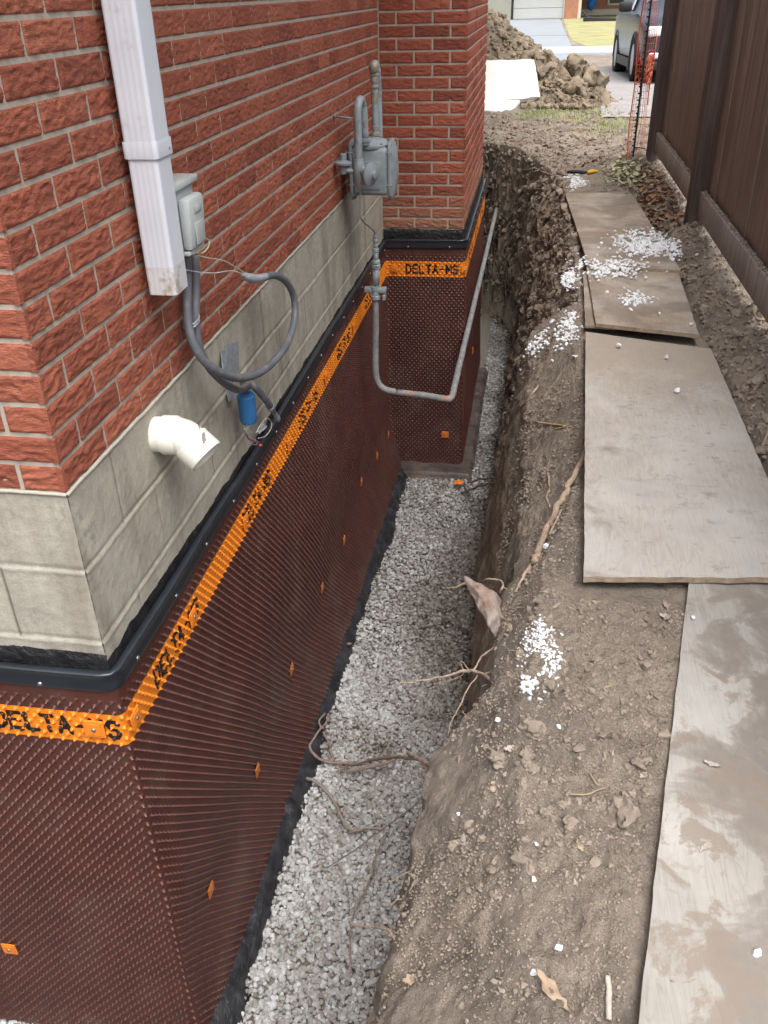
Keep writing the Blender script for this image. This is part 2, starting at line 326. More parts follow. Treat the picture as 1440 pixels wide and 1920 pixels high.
# plywood
def ply(name, dirtamt, seed, light=(.47, .405, .33), mode=0):
    n = NT(name, .82, .2)
    mp = n.map((9, 1.1, 9)); ad = n.t.nodes.new('ShaderNodeVectorMath'); ad.inputs[1].default_value = (seed*3.1, seed*1.7, 0); n.L(mp, ad.inputs[0])
    g = n.noise(1.5, 3, .5, ad.outputs[0], 2.2); g = n.math('FRACT', n.math('MULTIPLY', g, 9.0)); g = n.math('ABSOLUTE', n.math('SUBTRACT', g, .5))
    k = n.ramp(g, [(0, tuple(x*.80 for x in light)), (.16, light), (.5, tuple(x*1.08 for x in light))])
    k = n.mix(.42, k, light)
    fine = n.noise(1, 4, .6, n.map((160, 9, 160))); k = n.mix(.35, k, n.ramp(fine, [(.3, .6), (.7, 1.)]), 'MULTIPLY')
    off = n.t.nodes.new('ShaderNodeVectorMath'); off.inputs[1].default_value = (seed*5.3, seed*2.9, seed); n.L(n.tc, off.inputs[0])
    k = n.mix(n.ramp(n.noise(3.2, 6, .6, off.outputs[0]), [(.42, 0.), (.62, .45)]), k, (.50, .49, .48))
    d1 = n.noise(3.4, 7, .62, off.outputs[0], .5); k = n.mix(n.ramp(d1, [(dirtamt-.03, 0.), (dirtamt+.09, .8)]), k, n.mix(n.noise(40, 5), (.19, .155, .125), (.27, .225, .185)))
    d2 = n.noise(16, 7, .7, off.outputs[0]); k = n.mix(n.ramp(d2, [(.58, 0.), (.68, .6)]), k, (.25, .205, .165))
    k = n.mix(.55, k, n.ramp(n.noise(2.3, 5, .6, off.outputs[0], .6), [(.3, .62), (.7, 1.08)]), 'MULTIPLY')
    if mode:
        ge = n.t.nodes.new('ShaderNodeNewGeometry'); sp = n.t.nodes.new('ShaderNodeSeparateXYZ'); n.L(ge.outputs['Position'], sp.inputs[0])
        if mode == 1:   # mud trodden in, keeping clear of the left edge
            d = n.math('SUBTRACT', sp.outputs[0], n.math('MULTIPLY_ADD', sp.outputs[1], .225, 1.276)); big = n.noise(5.5, 6, .6, None, .6)
            v = n.math('ADD', n.math('MULTIPLY', n.math('SUBTRACT', big, .5), 1.5), n.math('MULTIPLY', n.math('SUBTRACT', .14, n.math('ABSOLUTE', n.math('SUBTRACT', d, .24))), 1.7))
            k = n.mix(n.ramp(v, [(.0, 0.), (.05, .55), (.16, .9)]), k, n.mix(n.noise(26, 6, .7), (.155, .135, .118), (.26, .23, .20)))
            w2 = n.math('ADD', n.noise(9, 7, .7, None, .5), n.math('MULTIPLY', sp.outputs[1], -.12)); k = n.mix(n.ramp(w2, [(.56, 0.), (.62, .8)]), k, (.235, .195, .16))
        else:
            d = n.math('MULTIPLY', n.math('SUBTRACT', sp.outputs[1], 1.55), .55); v = n.math('ADD', n.math('SUBTRACT', n.noise(4.5, 7, .65, None, .5), .5), d)
            k = n.mix(n.ramp(v, [(.0, 0.), (.22, .75)]), k, n.mix(n.noise(30, 6, .7), (.27, .225, .18), (.37, .32, .265)))
            k = n.mix(n.ramp(n.noise(22, 7, .75, n.map((.7, 1.6, 1))), [(.60, 0.), (.68, .75)]), k, (.23, .195, .16))
    n.color(k); b = n.bump(fine, .25, .002); n.bump(n.noise(34, 6, .7), .25, .004, b); return n.m
M['plyA'] = ply('weathered_plywood', .60, 1.0, (.44, .405, .365), 2); M['plyS'] = ply('muddy_plywood', .66, 2.3, (.375, .352, .318), 1); M['plyB'] = ply('dusty_plywood', .50, 4.1, (.385, .315, .245)); M['plyC'] = ply('earthy_plywood', .47, 6.2, (.36, .29, .22))
M['plyedge'] = basic('plywood_edge', (.33, .26, .19), .85, .1, var=.3, sc=40, bump=.3)
# fence wood
def wood(name, a, b_, vz=1):
    n = NT(name, .8, .22); g = n.noise(1, 5, .6, n.map((60, 60, 2.2)), .4)
    k = n.ramp(g, [(.3, tuple(q_*.8 for q_ in a)), (.7, tuple(q_*1.08 for q_ in b_))]); k = n.mix(n.ramp(n.noise(1, 6, .7, n.map((14, 14, 1.1)), .6), [(.52, 0.), (.75, .5)]), k, tuple(q_*f_ for q_, f_ in zip(a, (.95, .75, .6)))); k = n.mix(.5, k, n.ramp(n.noise(2.2, 5, .6, n.map((3, 3, 1))), [(.3, .55), (.7, 1.1)]), 'MULTIPLY')
    n.color(k); n.bump(g, .5, .004); return n.m
M['fencepost'] = wood('dark_fence_post', (.095, .070, .063), (.15, .115, .104)); M['fenceboard'] = wood('brown_fence_board', (.225, .175, .150), (.34, .28, .245))
M['kick'] = wood('greyed_kickboard', (.27, .24, .225), (.38, .345, .32))
M['rod'] = basic('black_rod', (.02, .025, .03), .4, .4); M['net'] = basic('orange_net', (.62, .14, .08), .5, .35, var=.15)
M['twig'] = basic('tan_twig', (.33, .25, .17), .85, .1); M['yellow'] = basic('yellow_handle', (.75, .45, .03), .45, .4); M['foam'] = basic('white_foam_board', (.70, .69, .65), .75, .2, var=.03, sc=4, bump=.1)
# far setting
n = NT('interlocking_paver', .9, .2); bt = n.t.nodes.new('ShaderNodeTexBrick'); bt.inputs['Scale'].default_value = 1; bt.inputs['Brick Width'].default_value = .22; bt.inputs['Row Height'].default_value = .11; bt.inputs['Mortar Size'].default_value = .008
bt.inputs['Color1'].default_value = (.30, .285, .275, 1); bt.inputs['Color2'].default_value = (.36, .345, .34, 1); bt.inputs['Mortar'].default_value = (.19, .18, .17, 1); n.L(n.map((1, 1, 1), None, (0, 0, .5)), bt.inputs['Vector'])
n.color(n.mix(n.ramp(n.noise(1.5, 5), [(.4, 0.), (.7, .5)]), bt.outputs[0], (.36, .345, .33))); M['paver'] = n.m
M['street'] = basic('pale_street', (.29, .315, .345), .55, .4, var=.06, sc=1.2, bump=.1); M['drive'] = basic('concrete_drive', (.30, .325, .345), .6, .3, var=.08, sc=.8, bump=.1)
M['curb'] = basic('pale_kerb', (.42, .45, .48), .7, .3, var=.05, sc=1)
M['lawn'] = basic('winter_lawn', (.33, .34, .16), .95, .1, var=.3, sc=1.3, bump=.8, bd=.02, dirt=(.36, .30, .17), dsc=.9, dth=.5)
M['grass'] = basic('grass_blade', (.30, .36, .13), .7, .2, var=.3)
M['gdoor'] = basic('white_garage_door', (.62, .63, .62), .5, .35, var=.02, sc=3); M['farwall'] = basic('greige_wall', (.34, .34, .31), .9, .1, var=.06, sc=2)
M['farbrick'] = basic('orange_far_brick', (.50, .24, .155), .9, .1, var=.12, sc=8, bump=.3); M['trim'] = basic('cream_trim', (.72, .66, .55), .6); M['dark'] = basic('dark_glass', (.04, .045, .05), .15, .6, bump=0)
M['bluething'] = basic('bright_blue_plastic', (.03, .22, .65), .5, .3); M['roof'] = basic('grey_shingle', (.10, .10, .105), .9)
M['carpaint'] = basic('grey_car_paint', (.085, .095, .125), .25, .6, .55, var=.03, bump=0); M['tyre'] = basic('tyre_rubber', (.022, .022, .024), .8, .2); M['rim'] = basic('wheel_alloy', (.42, .43, .45), .35, .5, .8)
M['glass'] = basic('car_glass', (.10, .13, .16), .06, .8, bump=0); M['lamp'] = basic('lamp_lens', (.78, .80, .84), .12, .7, bump=0); M['blackpl'] = basic('black_trim', (.02, .02, .022), .5, .4)
# ------------------------------------------------------------------ terrain height
ST = [(-1.15, [(.45, -2.13), (.55, -1.6), (.62, -1.1), (.72, -.72), (1.08, -.49)]),
      (-.6, [(.53, -2.13), (.62, -1.6), (.68, -1.1), (.735, -.74), (1.0, -.50)]),
      (-.25, [(.58, -2.13), (.66, -1.6), (.70, -1.1), (.755, -.72), (.97, -.49)]),
      (.03, [(.62, -2.13), (.68, -1.6), (.73, -1.1), (.785, -.68), (.97, -.48)]),
      (.24, [(.70, -2.13), (.76, -1.6), (.84, -1.1), (.90, -.62), (1.0, -.48)]),
      (.6, [(.76, -2.13), (.80, -1.6), (.86, -1.0), (.915, -.62), (1.02, -.48)]),
      (.9, [(.77, -2.13), (.825, -1.65), (.89, -1.08), (.965, -.76), (1.09, -.51)]),
      (1.3, [(.765, -2.13), (.825, -1.60), (.885, -1.05), (.955, -.75), (1.15, -.50)]),
      (1.9, [(.765, -2.13), (.825, -1.60), (.885, -1.05), (.955, -.74), (1.17, -.485)]),
      (2.35, [(.755, -2.13), (.82, -1.58), (.88, -1.02), (.95, -.68), (1.14, -.47)]),
      (2.6, [(.75, -2.13), (.82, -1.55), (.88, -1.05), (.94, -.60), (1.08, -.46)]),
      (2.78, [(.72, -2.13), (.83, -1.5), (.90, -1.05), (.97, -.56), (1.1, -.46)]),
      (2.95, [(.75, -2.13), (.85, -1.6), (.97, -1.2), (1.10, -.8), (1.19, -.47)]),
      (3.8, [(.765, -2.13), (.85, -1.6), (.97, -1.2), (1.09, -.8), (1.19, -.47)]),
      (4.8, [(.79, -2.13), (.87, -1.6), (.96, -1.2), (1.08, -.8), (1.18, -.47)]),
      (5.9, [(.82, -2.13), (.88, -1.6), (.95, -1.2), (1.05, -.8), (1.16, -.46)]),
      (6.5, [(.83, -2.13), (.86, -1.6), (.87, -1.2), (.95, -.8), (1.06, -.45)]),
      (7.0, [(.82, -2.13), (.84, -1.6), (.87, -1.2), (.90, -.8), (.95, -.45)]),
      (7.5, [(.70, -2.13), (.71, -1.6), (.73, -1.2), (.76, -.8), (.80, -.45)]),
      (8.0, [(.40, -2.13), (.41, -1.6), (.43, -1.2), (.46, -.8), (.50, -.45)]),
      (8.2, [(.10, -2.13), (.11, -1.6), (.13, -1.2), (.16, -.8), (.2, -.45)])]
SY = np.array([s[0] for s in ST]); SX = np.array([[p[0] for p in s[1]] for s in ST]); SZ = np.array([[p[1] for p in s[1]] for s in ST])
def Hbase(x, y):
    x, y = np.broadcast_arrays(np.asarray(x, float), np.asarray(y, float)); sh = x.shape; x = x.ravel(); y = y.ravel()
    xs = [np.interp(y, SY, SX[:, k]) for k in range(5)]; zs = [np.interp(y, SY, SZ[:, k]) for k in range(5)]
    g = -.455+.02*sstep(1.3, 1.9, x)-.15*sstep(11, 18, y)
    end = sstep(8.2, 8.5, y)+sstep(-1.15, -1.4, y)
    z = np.full(x.shape, -2.13)
    for k in range(4):
        t = np.clip((x-xs[k])/(xs[k+1]-xs[k]), 0, 1); t = t if k else t**.8
        m = x >= xs[k]; z = np.where(m, zs[k]+(zs[k+1]-zs[k])*t, z)
    tt = sstep(0, .18, x-xs[4]); z = np.where(x >= xs[4], zs[4]*(1-tt)+g*tt, z)
    z = z*(1-np.clip(end, 0, 1))+g*np.clip(end, 0, 1)
    # heaps left by the digging
    z = z+.07*np.exp(-((x-1.0)/.12)**2-((y+.05)/.2)**2)*0+.05*sstep(1.68, 1.85, x)*sstep(9, 6.5, y)
    z = z+.045*np.exp(-((x-.93)/.10)**2-((y+.02)/.16)**2)
    return z.reshape(sh)
def H(x, y):
    x = np.asarray(x, float); y = np.asarray(y, float); z = Hbase(x, y)
    up = sstep(-2.05, -1.7, z); far = sstep(2.7, 3.4, y)*sstep(9.5, 8, y)
    wall = up*sstep(-.5, -.7, z)
    rt = sstep(1.62, 1.8, x)*sstep(9.5, 8, y)
    a = .010+.026*wall*far+.022*rt+.014*sstep(.9, .7, x)*sstep(.3, 0, y)
    z = z+up*a*fbm(x*9, y*9, z*5, 4, 3)+up*(.006+.014*rt+.02*wall*far)*fbm(x*42, y*42, z*20, 3, 9)
    z = z+up*(.012*fbm(x*3, y*3, 0, 2, 21))+up*(.0026*fbm(x*110, y*90, 0, 2, 23)+.011*(.25-np.abs(vnoise(x*17, y*13, 0, 25)))+.006*(.25-np.abs(vnoise(x*41, y*33, 0, 27))))*sstep(4, 3, y)
    fl = np.maximum(sstep(9.3, 9.9, y)*sstep(1.45, 1.62, x), sstep(17.5, 18.6, y)); z = z*(1-fl)+Hbase(x, y)*fl
    # pressed flat under the plywood
    a = sstep(.36, .46, y)*sstep(5.6, 5.3, y)*sstep(1.10, 1.15, x-.045*np.clip(y-.45, 0, 1.9))*sstep(1.74, 1.70, x)
    b = sstep(.62, .52, y)*sstep(0, .04, x-(1.384+(y-.481)*.225))*sstep(2.15, 2.1, x)
    ab = np.maximum(a, b); return z*(1-ab)+np.minimum(z, -.472)*ab
def ground_hit(px, py, lift=0.0, tmax=14):
    d = ray(px, py); t = np.arange(.6, tmax, .01); P = CAM+t[:, None]*d
    h = H(P[:, 0], P[:, 1]); i = np.argmax(P[:, 2] < h)
    p = P[i].copy(); p[2] = h[i]+lift; return p
def seg(a, b, st): return list(np.arange(a, b, st))
xs = np.array([-120, -60, -30, -16, -10, -6, -4]+seg(-3, .42, .06)+seg(.42, .62, .015)+seg(.62, 1.24, .0044)+seg(1.24, 2.35, .013)+seg(2.35, 4, .1)+seg(4, 8, .5)+[8, 10, 14, 20, 35, 60, 120])
ys = np.array([-120, -50, -20, -10, -6, -4]+seg(-3, -1.0, .05)+seg(-1.0, 3.2, .0085)+seg(3.2, 5.8, .014)+seg(5.8, 8.5, .0075)+seg(8.5, 9, .014)+seg(9, 14, .06)+seg(14, 26, .5)+seg(26, 60, 4)+[60, 90, 150, 260])
X, Y = np.meshgrid(xs, ys, indexing='ij'); Z = H(X, Y)
wl = sstep(-2.0, -1.8, Z)*sstep(-.5, -.75, Z)
fw = sstep(2.7, 3.2, Y)
X2 = X+wl*(.018*fbm(Y*6, Z*6, 0, 3, 31)+.009*fbm(Y*22, Z*12, 0, 3, 33)+.007*fbm(Y*70, Z*45, 0, 3, 35)+fw*(.035*np.maximum(fbm(Y*5, Z*7, X*3, 4, 37, .65), -.35)*sstep(-2.1, -1.5, Z)+.02*fbm(Y*18, Z*20, 0, 3, 39)))
Y2 = Y+wl*(.004*fbm(X*60, Z*40, 0, 2, 41)+fw*(.05*fbm(X*6, Z*6, 0, 4, 43, .65)+.015*fbm(X*25, Z*20, 0, 3, 45)))
gm = MB().add(np.stack([X2, Y2, Z], -1).reshape(-1, 3), grid_faces(len(xs), len(ys)))
ground = gm.build('ground', [M['soil'], M['soilwall']], loc=(0, 0, 0)); tag(ground, 'bare brown dug soil with a deep straight-sided trench', 'ground', kind='structure')
fz = (Z[:-1, :-1]+Z[1:, 1:])/2; yf = (Y[:-1, :-1]+Y[1:, 1:])/2; mi = ((fz < np.where(yf > 2.85, -.66, -.98)+.12*vnoise(yf*6, fz*6, 0, 9))).astype(np.int32).ravel(); ground.data.polygons.foreach_set('material_index', mi)
# ------------------------------------------------------------------ brick house
house = thing('brick_house', 'red rugged brick house on grey concrete block foundation beside the trench', 'house', (0, 0, 0))
BL, BH, J = .2083, .0665, .0105
YC, XC, YE = 4.157, .515, 6.12
def bricks(org, U, N, u0, u1, z0, n, off, res, mb, step0=0, cornerA=False, cornerB=False):
    """one wall of rug-faced bricks; U along, N outward"""
    org = np.array(org, float); U = np.array(U, float); N = np.array(N, float)
    for c in range(n):
        zb = z0+c*BH; sh = off if (c+step0) % 2 == 0 else off-BL/2-.002; k0 = math.floor((u0-sh)/BL); edges = [u0]
        while True:
            e = sh+BL*k0
            if e > u0+.03 and e < u1-.03: edges.append(e)
            if e >= u1: break
            k0 += 1
        edges.append(u1)
        for a, b in zip(edges[:-1], edges[1:]):
            ca = cornerA and a == u0; cb = cornerB and b == u1
            ua = a+(0 if ca else J/2); ub = b-(0 if cb else J/2); za, zt = zb+J/2, zb+BH-J/2
            rs = res if zb < 1.0 else .03
            nu = max(3, int((ub-ua)/rs)+1); nz = max(3, int((zt-za)/(rs*.85))+1)
            uu, zz = np.meshgrid(np.linspace(ua, ub, nu), np.linspace(za, zt, nz), indexing='ij')
            e = np.minimum(zz-za, zt-zz); el = np.minimum(np.where(ca, 1, uu-ua), np.where(cb, 1, ub-uu)); em = np.minimum(e, el)
            ww = uu*U[0]+uu*U[1]+org[0]*3+org[1]*5
            wv = zz*120+1.3*fbm(ww*30, zz*24, c*.7, 2, 5)
            d = .0026*vnoise(ww*34, wv, c*.37, 17)+.0022*(.3-np.abs(vnoise(ww*30, wv*1.3, c*.6, 18))*1.6)+.0010*fbm(ww*80, zz*170, 0, 2, 19)
            lip = np.minimum(ua*0+uu-ua if ca else 1, 1)
            cf = 1.0*np.ones_like(uu)
            if ca: cf = cf*sstep(0, .015, uu-ua)
            if cb: cf = cf*sstep(0, .015, ub-uu)
            d = d*cf*sstep(-.001, .004, em)-.005*(1-sstep(-.002, .0035, em))
            tn_ = .5+.30*rng.normal()
            P = org+uu[..., None]*U+d[..., None]*N; P[..., 2] = zz
            P = P.reshape(-1, 3); mb.add(P, grid_faces(nu, nz), 0, np.clip(tn_, 0, 1))
            # returns into the joint
            for idx, fl in ((np.arange(nu)*nz, 0), (np.arange(nu)*nz+nz-1, 1), (np.arange(nz), 1), ((nu-1)*nz+np.arange(nz), 0)):
                A = P[idx]; B = A-N*.012; m_ = len(idx); mb.add(np.concatenate([A, B]), np.stack([np.arange(m_-1), np.arange(m_-1)+1, m_+np.arange(m_-1)+1, m_+np.arange(m_-1)], 1)[:, ::(1 if fl else -1)], 0, np.clip(tn_, 0, 1))
mb = MB(); NC = 38
bricks((0, 0, 0), (0, 1, 0), (1, 0, 0), 0, YC-.001, 0, NC, .21, .0038, mb, 0, cornerA=True)
bricks((0, 0, 0), (1, 0, 0), (0, -1, 0), -1.6, 0, 0, NC, -.1, .0042, mb, 0, cornerB=True)
mb.build('brickwork', M['brick'], house, smooth=True)
mb = MB()
bricks((0, YC, 0), (1, 0, 0), (0, -1, 0), .0, XC, -.4155-.0, NC+6, .104, .0050, mb, 1, cornerB=True)
bricks((XC, YC, 0), (0, 1, 0), (1, 0, 0), 0, YE-YC, -.4155, NC+6, .104, .0075, mb, 0, cornerA=True, cornerB=True)
mb.build('bay_brickwork', M['brick2'], house, smooth=True)['label'] = 'brickwork of the projecting bay, soiled pale near its base'
mb = MB(); q = .0045; HT = NC*BH
mb.add(*box(-3, -q, q, 12, 0.001, HT)); mb.add(*box(-.3, XC-q, YC+q, YE-q, -.42, HT)); mb.build('mortar_bed', M['mortar'], house, smooth=False)
mb = MB(); mb.add(*box(-3.4, XC+.45, -.4, 12.4, HT, HT+.14, .01)); mb.build('soffit', M['trim'], house, smooth=False)
mb = MB(); mb.add(np.array([[-3.4, -.4, HT+.14], [XC+.45, -.4, HT+.14], [XC+.45, 12.4, HT+.14], [-3.4, 12.4, HT+.14], [-3.4, 0, HT+1.8], [-3.4, 12, HT+1.8]]), [[0, 1, 4], [1, 2, 5, 4], [2, 3, 5], [0, 4, 5, 3]]); mb.build('roof', M['roof'], house, smooth=False)
# foundation blocks: one displaced face per wall, with joints
def blocks(org, U, N, u0, u1, z0, z1, vj, mb, res=.006):
    org = np.array(org, float); U = np.array(U, float); N = np.array(N, float)
    nu = int((u1-u0)/res)+1; nz = int((z1-z0)/res)+1
    uu, zz = np.meshgrid(np.linspace(u0, u1, nu), np.linspace(z0, z1, nz), indexing='ij')
    ww = uu+org[0]*3+org[1]*5
    wob = .0018*fbm(ww*9, zz*9, 0, 2, 71)
    d = .0005*fbm(ww*14, zz*14, 0, 2, 73)+.0007*fbm(ww*90, zz*90, 0, 2, 75); tone = np.full(uu.shape, .5)
    cr = np.floor(-zz/.2)
    for zj in (-.2, -.4, -.6):
        g = np.exp(-((zz-zj-.006-wob)/.0035)**2); d -= .0035*g; lt = np.exp(-((zz-zj+.004-wob)/.006)**2)
        d += .0022*lt; tone += .42*lt*(.6+.4*vnoise(ww*8, zz*4, 0, 5))-.38*g*(.3+.7*sstep(-.2, .4, vnoise(ww*5, 0, 0, 6)))
    for c in range(3):
        m = (zz < -.2*c) & (zz > -.2*(c+1)); o_ = vj[c % 2]; du = (uu-o_+.2083) % .4166-.2083
        g = np.exp(-((du+wob)/.003)**2)*m; fade = .55+.45*sstep(-.3, .5, vnoise(ww*7, zz*12, 0, 8)); d -= .003*g*fade; tone -= .50*g*fade
    if org[1] == 0 and abs(N[0]) > .5: pass
    st_ = sstep(.1, .7, vnoise(ww*11, zz*.9, 0, 81))*sstep(-.2, .3, vnoise(ww*2.3, 0, 0, 82))*.16
    tone -= st_
    P = org+uu[..., None]*U+d[..., None]*N; P[..., 2] = zz
    mb.add(P.reshape(-1, 3), grid_faces(nu, nz), 0, np.clip(tone, 0, 1).ravel())
mb = MB()
blocks((0, 0, 0), (0, 1, 0), (1, 0, 0), .001, YC, -.56, .0, (.212, .406), mb)
blocks((0, 0, 0), (1, 0, 0), (0, -1, 0), -1.6, -.001, -.56, .0, (-.41, -.206), mb)
V_, F_ = box(-1.6, -.012, .012, YC, -2.16, -.002); mb.add(V_, F_); V_, F_ = box(-.3, XC-.006, YC+.006, YE-.01, -2.16, -.425); mb.add(V_, F_)
# narrow mortar bed under the first course
for a, b, ax in ((0, YC, 1), (-1.6, 0, 0)):
    u = np.linspace(a, b, 500); r_ = .0015+.0012*vnoise(u*40, 0, 0, 3); z_ = .000+.0012*vnoise(u*17, 0, 0, 4)
    P = np.stack([r_, u, z_], 1) if ax == 1 else np.stack([u, -r_, z_], 1)
    Vt, Ft = tube(P, .0048, 6); mb.add(Vt, Ft, 0, .62)
mb.build('block_foundation', M['block'], house)
# tar brushed above the moulding
def strip(org, U, N, u0, u1, zt, zb, amp, off, mb, seed=0, res=.006):
    org = np.array(org, float); U = np.array(U, float); N = np.array(N, float); nu = int((u1-u0)/res)+1
    uu = np.linspace(u0, u1, nu); top = (zt(uu) if callable(zt) else zt)+amp*fbm(uu*14, 0, 0, 4, 90+seed, .6)
    t = np.linspace(0, 1, 9); zz = top[:, None]*(1-t)+zb*t; d = off*(1-.9*(1-sstep(0, .12, t)))[None, :]+.0012*fbm(uu[:, None]*60, zz*60, 0, 3, 91)
    P = org+uu[:, None, None]*U+d[..., None]*N; P[..., 2] = zz
    mb.add(P.reshape(-1, 3), grid_faces(nu, 9))
mb = MB()
strip((0, 0, 0), (0, 1, 0), (1, 0, 0), -.004, YC-.004, lambda u: np.interp(u, [0, 1, 2, 4.2], [-.448, -.472, -.478, -.478]), -.54, .0048, .006, mb, 0)
strip((0, 0, 0), (1, 0, 0), (0, -1, 0), -1.6, .005, -.432, -.54, .003, .006, mb, 1)
strip((0, YC, 0), (1, 0, 0), (0, -1, 0), .006, XC+.006, -.412, -.54, .003, .006, mb, 2)
strip((XC, YC, 0), (0, 1, 0), (1, 0, 0), -.006, YE-YC, -.408, -.54, .003, .006, mb, 3)
mb.build('tar_coating', M['tar'], house)
mb = MB(); ng = 90
for (x0, x1, y0, y1) in ((-.1, XC+.118, YC-.20, YE-.10),):
    xx, yy = np.meshgrid(np.linspace(x0, x1, 80), np.linspace(y0, y1, 240), indexing='ij'); zz = -2.06+.010*fbm(xx*7, yy*7, 0, 4, 101)-.05*sstep(.03, 0, np.minimum(x1-xx, yy-y0))
    mb.add(np.stack([xx, yy, zz], -1).reshape(-1, 3), grid_faces(80, 240)); V_, F_ = box(x0, x1-.004, y0+.004, y1, -2.2, -2.09); mb.add(V_, F_)
n = NT('tar_stained_footing', .5, .45); k = n.ramp(n.noise(7, 7, .7), [(.3, (.035, .028, .028)), (.5, (.085, .065, .058)), (.68, (.16, .125, .10))]); n.color(k); n.bump(n.noise(45, 5), .7, .008); n.rough(n.ramp(n.noise(8, 4), [(.35, .3), (.65, .8)])); M['footing'] = n.m
mb.build('footing', M['footing'], house)
# ------------------------------------------------------------------ dimpled membrane
def rounded(P, radii, ds):
    out = [np.array(P[0], float)]
    for i in range(1, len(P)-1):
        a, b, c = map(lambda q: np.array(q, float), (P[i-1], P[i], P[i+1])); r = radii[i-1]
        d1 = (b-a)/np.linalg.norm(b-a); d2 = (c-b)/np.linalg.norm(c-b); p = b-d1*r; q_ = b+d2*r
        out.append(p); cen = p+r*d2; 
        for t in np.linspace(0, math.pi/2, 9)[1:-1]: out.append(cen-d2*r*math.cos(t)+d1*r*math.sin(t))
        out.append(q_)
    out.append(np.array(P[-1], float)); out = np.array(out)
    L_ = np.concatenate([[0], np.cumsum(np.linalg.norm(np.diff(out, axis=0), axis=1))]); return out, L_
OFF = .016
PP, LL = rounded([(-1.60, -OFF), (OFF, -OFF), (OFF, YC-OFF), (XC+OFF, YC-OFF), (XC+OFF, YE+.12)], [.018, .03, .03], 0)
s0 = 1.60; s1 = s0+OFF+YC; s2 = s1+XC          # approx arc lengths at the corners
D = .0025
sv = np.concatenate([np.arange(0, s0-.62, .006), np.arange(s0-.62, s0+2.4, .0024), np.arange(s0+2.4, s2+.1, .0036), np.arange(s2+.1, LL[-1], .006)])
px_ = np.interp(sv, LL, PP[:, 0]); py_ = np.interp(sv, LL, PP[:, 1])
tx = np.gradient(px_, sv); ty = np.gradient(py_, sv); ln = np.hypot(tx, ty); nx, ny = ty/ln, -tx/ln
zv = -.50-np.arange(0, int(1.58/D)+1)*D
Sg, Zg = np.meshgrid(sv, zv, indexing='ij')
row = np.floor(-Zg/.0175); cz = -(row+.5)*.0175; su = Sg/.031+.5*(row % 2); cs = (np.floor(su)+.5)
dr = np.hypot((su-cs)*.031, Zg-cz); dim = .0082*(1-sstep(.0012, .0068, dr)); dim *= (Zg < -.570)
yy = np.clip(Sg-s0, 0, 10)                                   # distance along the long wall
onW1 = sstep(-.02, .12, Sg-s0)*sstep(0, -.15, Sg-s1)
A1 = .55+.45*vnoise(yy*.9, 3.3, 0, 44)
belly = np.sin(np.clip((-.76-Zg)/.88, 0, 1)*math.pi)**1.2
belly2 = np.sin(np.clip((-1.70-Zg)/.30, 0, 1)*math.pi)
Ff = np.interp(yy, [0, .6, 1.5, 2.3, 3.1, 3.8, 4.2], [.020, .030, .045, .060, .085, .10, .085])
bul = onW1*(.030*belly*A1+.020*vnoise(yy*1.6, Zg*1.3, 0, 46)*belly)
flare = np.clip((-1.70-Zg)/.38, 0, 1)**1.25*(Ff*sstep(-.1, .25, Sg-s0)*sstep(.04, -.05, Sg-s1)+.014)
wav = onW1*(.006*vnoise(yy*2.4, Zg*.7, 0, 47))*sstep(-.60, -.9, Zg)
loc0 = (Sg < s0)*.022*belly*sstep(-.02, -.4, Sg-s0)*.6
colb = .016*belly*np.exp(-((Sg-(s1+s2)/2)/.16)**2)
off_ = dim+bul+flare+wav+loc0+colb
# short vertical creases where the nails pull the sheet in
for wy in (.289, .824, 1.371, 1.973, 2.518, 3.098, 3.603): off_ = off_-onW1*.012*np.exp(-((yy-wy)/.06)**2-((Zg+1.67)/.07)**2)
Xg = px_[:, None]+off_*nx[:, None]; Yg = py_[:, None]+off_*ny[:, None]
Pm = np.stack([Xg, Yg, Zg], -1)
# lettering
LET = {'D': [[(0, 0), (0, 1), (.5, 1), (.85, .78), (.85, .22), (.5, 0), (0, 0)]], 'E': [[(.85, 1), (0, 1), (0, 0), (.85, 0)], [(0, .5), (.7, .5)]],
       'L': [[(0, 1), (0, 0), (.8, 0)]], 'T': [[(0, 1), (.9, 1)], [(.45, 1), (.45, 0)]], 'A': [[(0, 0), (.45, 1), (.9, 0)], [(.2, .34), (.7, .34)]],
       '-': [[(.1, .5), (.7, .5)]], 'M': [[(0, 0), (0, 1), (.45, .35), (.9, 1), (.9, 0)]], 'S': [[(.85, .85), (.6, 1), (.2, 1), (0, .78), (.2, .55), (.65, .47), (.85, .25), (.65, 0), (.2, 0), (0, .15)]]}
def ink(S_, Z_, start, z0=-.688, h=.052, w_=.0335, pitch=.0435, th=.0062):
    m = np.zeros(S_.shape, bool)
    for i, ch in enumerate('DELTA-MS'):
        o_ = start+i*pitch
        sel = (S_ > o_-.008) & (S_ < o_+w_+.008)
        if not sel.any(): continue
        dmin = np.full(S_.shape, 9.)
        for pl in LET[ch]:
            for (ax, ay), (bx, by) in zip(pl[:-1], pl[1:]):
                ax_, ay_, bx_, by_ = o_+ax*w_, z0+ay*h, o_+bx*w_, z0+by*h
                vx, vy = bx_-ax_, by_-ay_; t = np.clip(((S_-ax_)*vx+(Z_-ay_)*vy)/(vx*vx+vy*vy), 0, 1)
                dmin = np.minimum(dmin, np.hypot(S_-ax_-t*vx, Z_-ay_-t*vy))
        m |= sel & (dmin < th)
    return m
Fs = grid_faces(len(sv), len(zv), True)
fc_s = ((Sg[:-1, :-1]+Sg[1:, 1:])/2).ravel(); fc_z = ((Zg[:-1, :-1]+Zg[1:, 1:])/2).ravel()
band = (fc_z < -.612) & (fc_z > -.712); bs, bz = fc_s[band], fc_z[band]
ik = np.zeros(bs.shape, bool)
